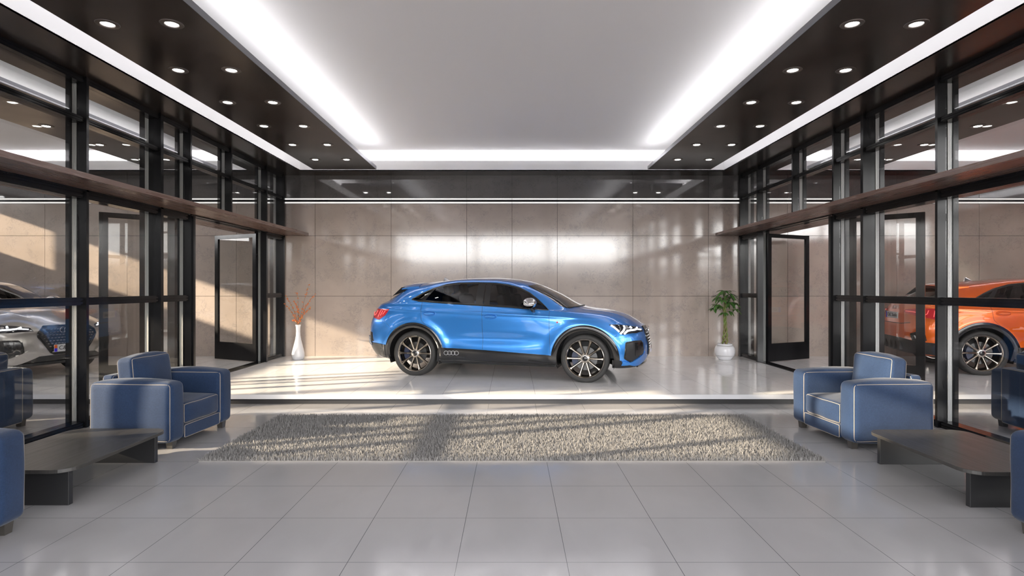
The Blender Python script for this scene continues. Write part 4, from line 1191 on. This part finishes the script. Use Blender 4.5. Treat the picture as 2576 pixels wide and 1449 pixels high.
    # ---- wheels
    def make_wheel():
        b = MB()
        b.lathe([(0.268,-0.098),(0.276,-0.110),(0.284,-0.106),(0.286,-0.095),(0.270,-0.075),(0.262,0.06),(0.275,0.09),(0.262,0.09),(0.250,0.05),(0.250,-0.06)], 64, axis='y', close=True)
        for k in range(10):
            a = 2*PI*k/10+PI/10*0
            ca, sa = math.cos(a), math.sin(a)
            def P(r, w, y): return Vector((r*ca-w*sa, y, r*sa+w*ca))
            for sg in (-1, 1):
                secs = [(0.045,0.004,0.016,-0.070),(0.10,0.0035,0.0135,-0.078),(0.17,0.0035,0.013,-0.086),(0.230,0.005,0.016,-0.093),(0.264,0.012,0.027,-0.098)]
                G = []
                for r, w0, w1, y in secs:
                    G.append([P(r,sg*w0,y+0.004),P(r,sg*(w0*0.6+w1*0.4),y-0.004),P(r,sg*w1,y+0.004),P(r,sg*(w1+0.003),y+0.030),P(r,sg*w0,y+0.030),P(r,sg*w0,y+0.004)])
                b.grid(G)
            G = [[P(r,-w,y+0.010),P(r,w,y+0.010)] for r, w, y in ((0.045,0.006,-0.070),(0.17,0.006,-0.086),(0.262,0.016,-0.094))]
            b.grid(G)
        b.lathe([(0.0,-0.062),(0.032,-0.062),(0.036,-0.080),(0.050,-0.080),(0.066,-0.068),(0.070,-0.03),(0.05,-0.02)], 30, axis='y')
        w = b.obj('wheel', M['rim'], None, smooth=45); w.parent = car; w['label'] = 'bronze chrome ten spoke wheel'
        b = MB(); prof = [(0.272,-0.098),(0.285,-0.112),(0.310,-0.119),(0.335,-0.116),(0.348,-0.102),(0.355,-0.080),(0.356,-0.03),(0.351,-0.028),(0.351,-0.022),(0.356,-0.02),(0.356,0.02),(0.351,0.022),(0.351,0.028),(0.356,0.03),(0.355,0.08),(0.348,0.10),(0.335,0.114),(0.300,0.116),(0.272,0.095)]
        b.lathe(prof, 72, axis='y'); b.v = [(x, y, max(z, -0.3445)) for x, y, z in b.v]
        b.obj('tyre', M['tyre'], w, smooth=50)
        b = MB(); b.lathe([(0.04,-0.02),(0.175,-0.02),(0.175,0.0),(0.04,0.0)], 48, axis='y', close=True); b.lathe([(0.0,-0.03),(0.08,-0.03),(0.08,-0.02)],30,axis='y'); b.obj('brake_disc', M['disc'], w, smooth=40)
        b = MB(); G = []
        for y in (-0.045, 0.03):
            pass
        ang = [math.radians(a) for a in range(145, 222, 7)]
        pr = [(0.115,-0.045),(0.20,-0.045),(0.205,0.03),(0.115,0.03)]
        GG = [[Vector((r*math.cos(a), y, r*math.sin(a))) for r, y in pr+[pr[0]]] for a in ang]
        b.grid(GG); b.add(GG[0][:4], [(0,1,2,3)]); b.add(GG[-1][:4], [(3,2,1,0)]); b.obj('brake_caliper', M['caliper'], w, smooth=40)
        b = MB(); b.lathe([(0.0,-0.087),(0.034,-0.086),(0.040,-0.0815)], 24, axis='y'); b.obj('wheel_cap', M['trim'], w, smooth=40)
        return w
    w0 = make_wheel()
    first = True
    for x in (-1.34, 1.34):
        for side in (-1, 1):
            w = w0 if first else copy_tree(w0, car); first = False
            w.location = (x, side*0.795, 0.3445); w.rotation_euler = (0, 0, 0 if side < 0 else PI)
    return car
car = build_car()
ANG = -math.atan2(.67, 2.571)
def recolor(root, m):
    for c in [root]+kids(root)+[g for k in kids(root) for g in kids(k)]:
        if c.type == 'MESH':
            for s in c.material_slots:
                if s.material and s.material.name == 'blue_metallic_paint':
                    s.link = 'OBJECT'; s.material = m
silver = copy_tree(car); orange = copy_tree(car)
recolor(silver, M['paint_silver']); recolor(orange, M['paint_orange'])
for c, x, l in ((car, -0.013, 'blue metallic compact crossover car with black wheel arches on the middle of the platform'),
             (silver, -9.085, 'champagne silver car behind the left glass partition, its front facing out'),
             (orange, 8.92, 'orange metallic car behind the right glass partition, its tail towards us')):
    c.location = (x, 9.472, ST+0.001); c.rotation_euler = (0, 0, ANG); tag(c, l, 'car', 'crossover cars on the display platform')

# ------------------------------------------------------------------ light
w = bpy.data.worlds.new('sky'); sc.world = w; w.use_nodes = True
nt = w.node_tree; bg = nt.nodes['Background']
tc = nt.nodes.new('ShaderNodeTexCoord'); sp = nt.nodes.new('ShaderNodeSeparateXYZ'); nt.links.new(tc.outputs['Generated'], sp.inputs['Vector'])
cr = nt.nodes.new('ShaderNodeValToRGB'); nt.links.new(sp.outputs['Z'], cr.inputs['Fac'])
e = cr.color_ramp.elements
e[0].position = 0.0; e[0].color = (0.05,0.05,0.055,1); e[1].position = 1.0; e[1].color = (0.55,0.58,0.66,1)
a = e.new(0.030); a.color = (0.14,0.135,0.135,1); a = e.new(0.055); a.color = (2.3,2.28,2.26,1); a = e.new(0.30); a.color = (0.86,0.86,0.90,1)
nt.links.new(cr.outputs['Color'], bg.inputs['Color']); bg.inputs['Strength'].default_value = SKY
d = Vector((2.47, 0.83, -0.84)).normalized()
sun = bpy.data.lights.new('sun', 'SUN'); sun.energy = SUN; sun.color = (1.0, 0.85, 0.64); sun.angle = math.radians(0.9)
so = bpy.data.objects.new('sun', sun); col.objects.link(so); so.rotation_euler = d.to_track_quat('-Z', 'Y').to_euler(); so.location = (-20,-5,12)
# led strips of the coves and of the rafts, plus added fill lamps for the lips
def area(name, loc, sx, sy, rot, e, c=(1,0.985,1.0), spread=180):
    l = bpy.data.lights.new(name, 'AREA'); l.shape = 'RECTANGLE'; l.size = sx; l.size_y = sy; l.energy = e; l.color = c; l.spread = math.radians(spread)
    o = bpy.data.objects.new(name, l); col.objects.link(o); o.location = loc; o.rotation_euler = rot; return o
UP = (PI, 0, 0)
for cx, y0, k in ((0, -0.3, 1.0), (-BAY, 4.8, 1.0), (BAY, 4.8, 1.0)):
    L = 10.55-y0
    for sg in (-1, 1):
        area('raft_led', (cx+sg*2.61, (y0+10.55)/2, RZ+0.085), 0.05, L-0.1, UP, LED*0.25*L)
        area('lip_fill', (cx+sg*3.64, (y0+10.55)/2, RZ+0.085), 0.05, L-0.1, (PI, sg*0.9*1, 0), LED*0.12*L)  # added fill lamp, brightens the white lip faces; no strip is modelled here
        area('cove_led', (cx+sg*4.35, (y0+10.8)/2, ZS+0.06), 0.05, L, UP, LED*0.8*L)
    area('cove_led', (cx, 11.16, ZS+0.06), 7.9, 0.05, UP, LED*1.6*7.9)
sc.view_settings.view_transform = 'Standard'; sc.view_settings.look = 'None'; sc.view_settings.gamma = 1.0
sc.view_settings.exposure = EXPO
# ------------------------------------------------------------------ camera
cam = bpy.data.cameras.new('camera'); cam.sensor_width = 36; cam.lens = 36*1431/2576; cam.clip_start = 0.05; cam.clip_end = 300
co = bpy.data.objects.new('camera', cam); col.objects.link(co); co.location = (0,0,1.5); co.rotation_euler = (PI/2,0,0)
sc.camera = co
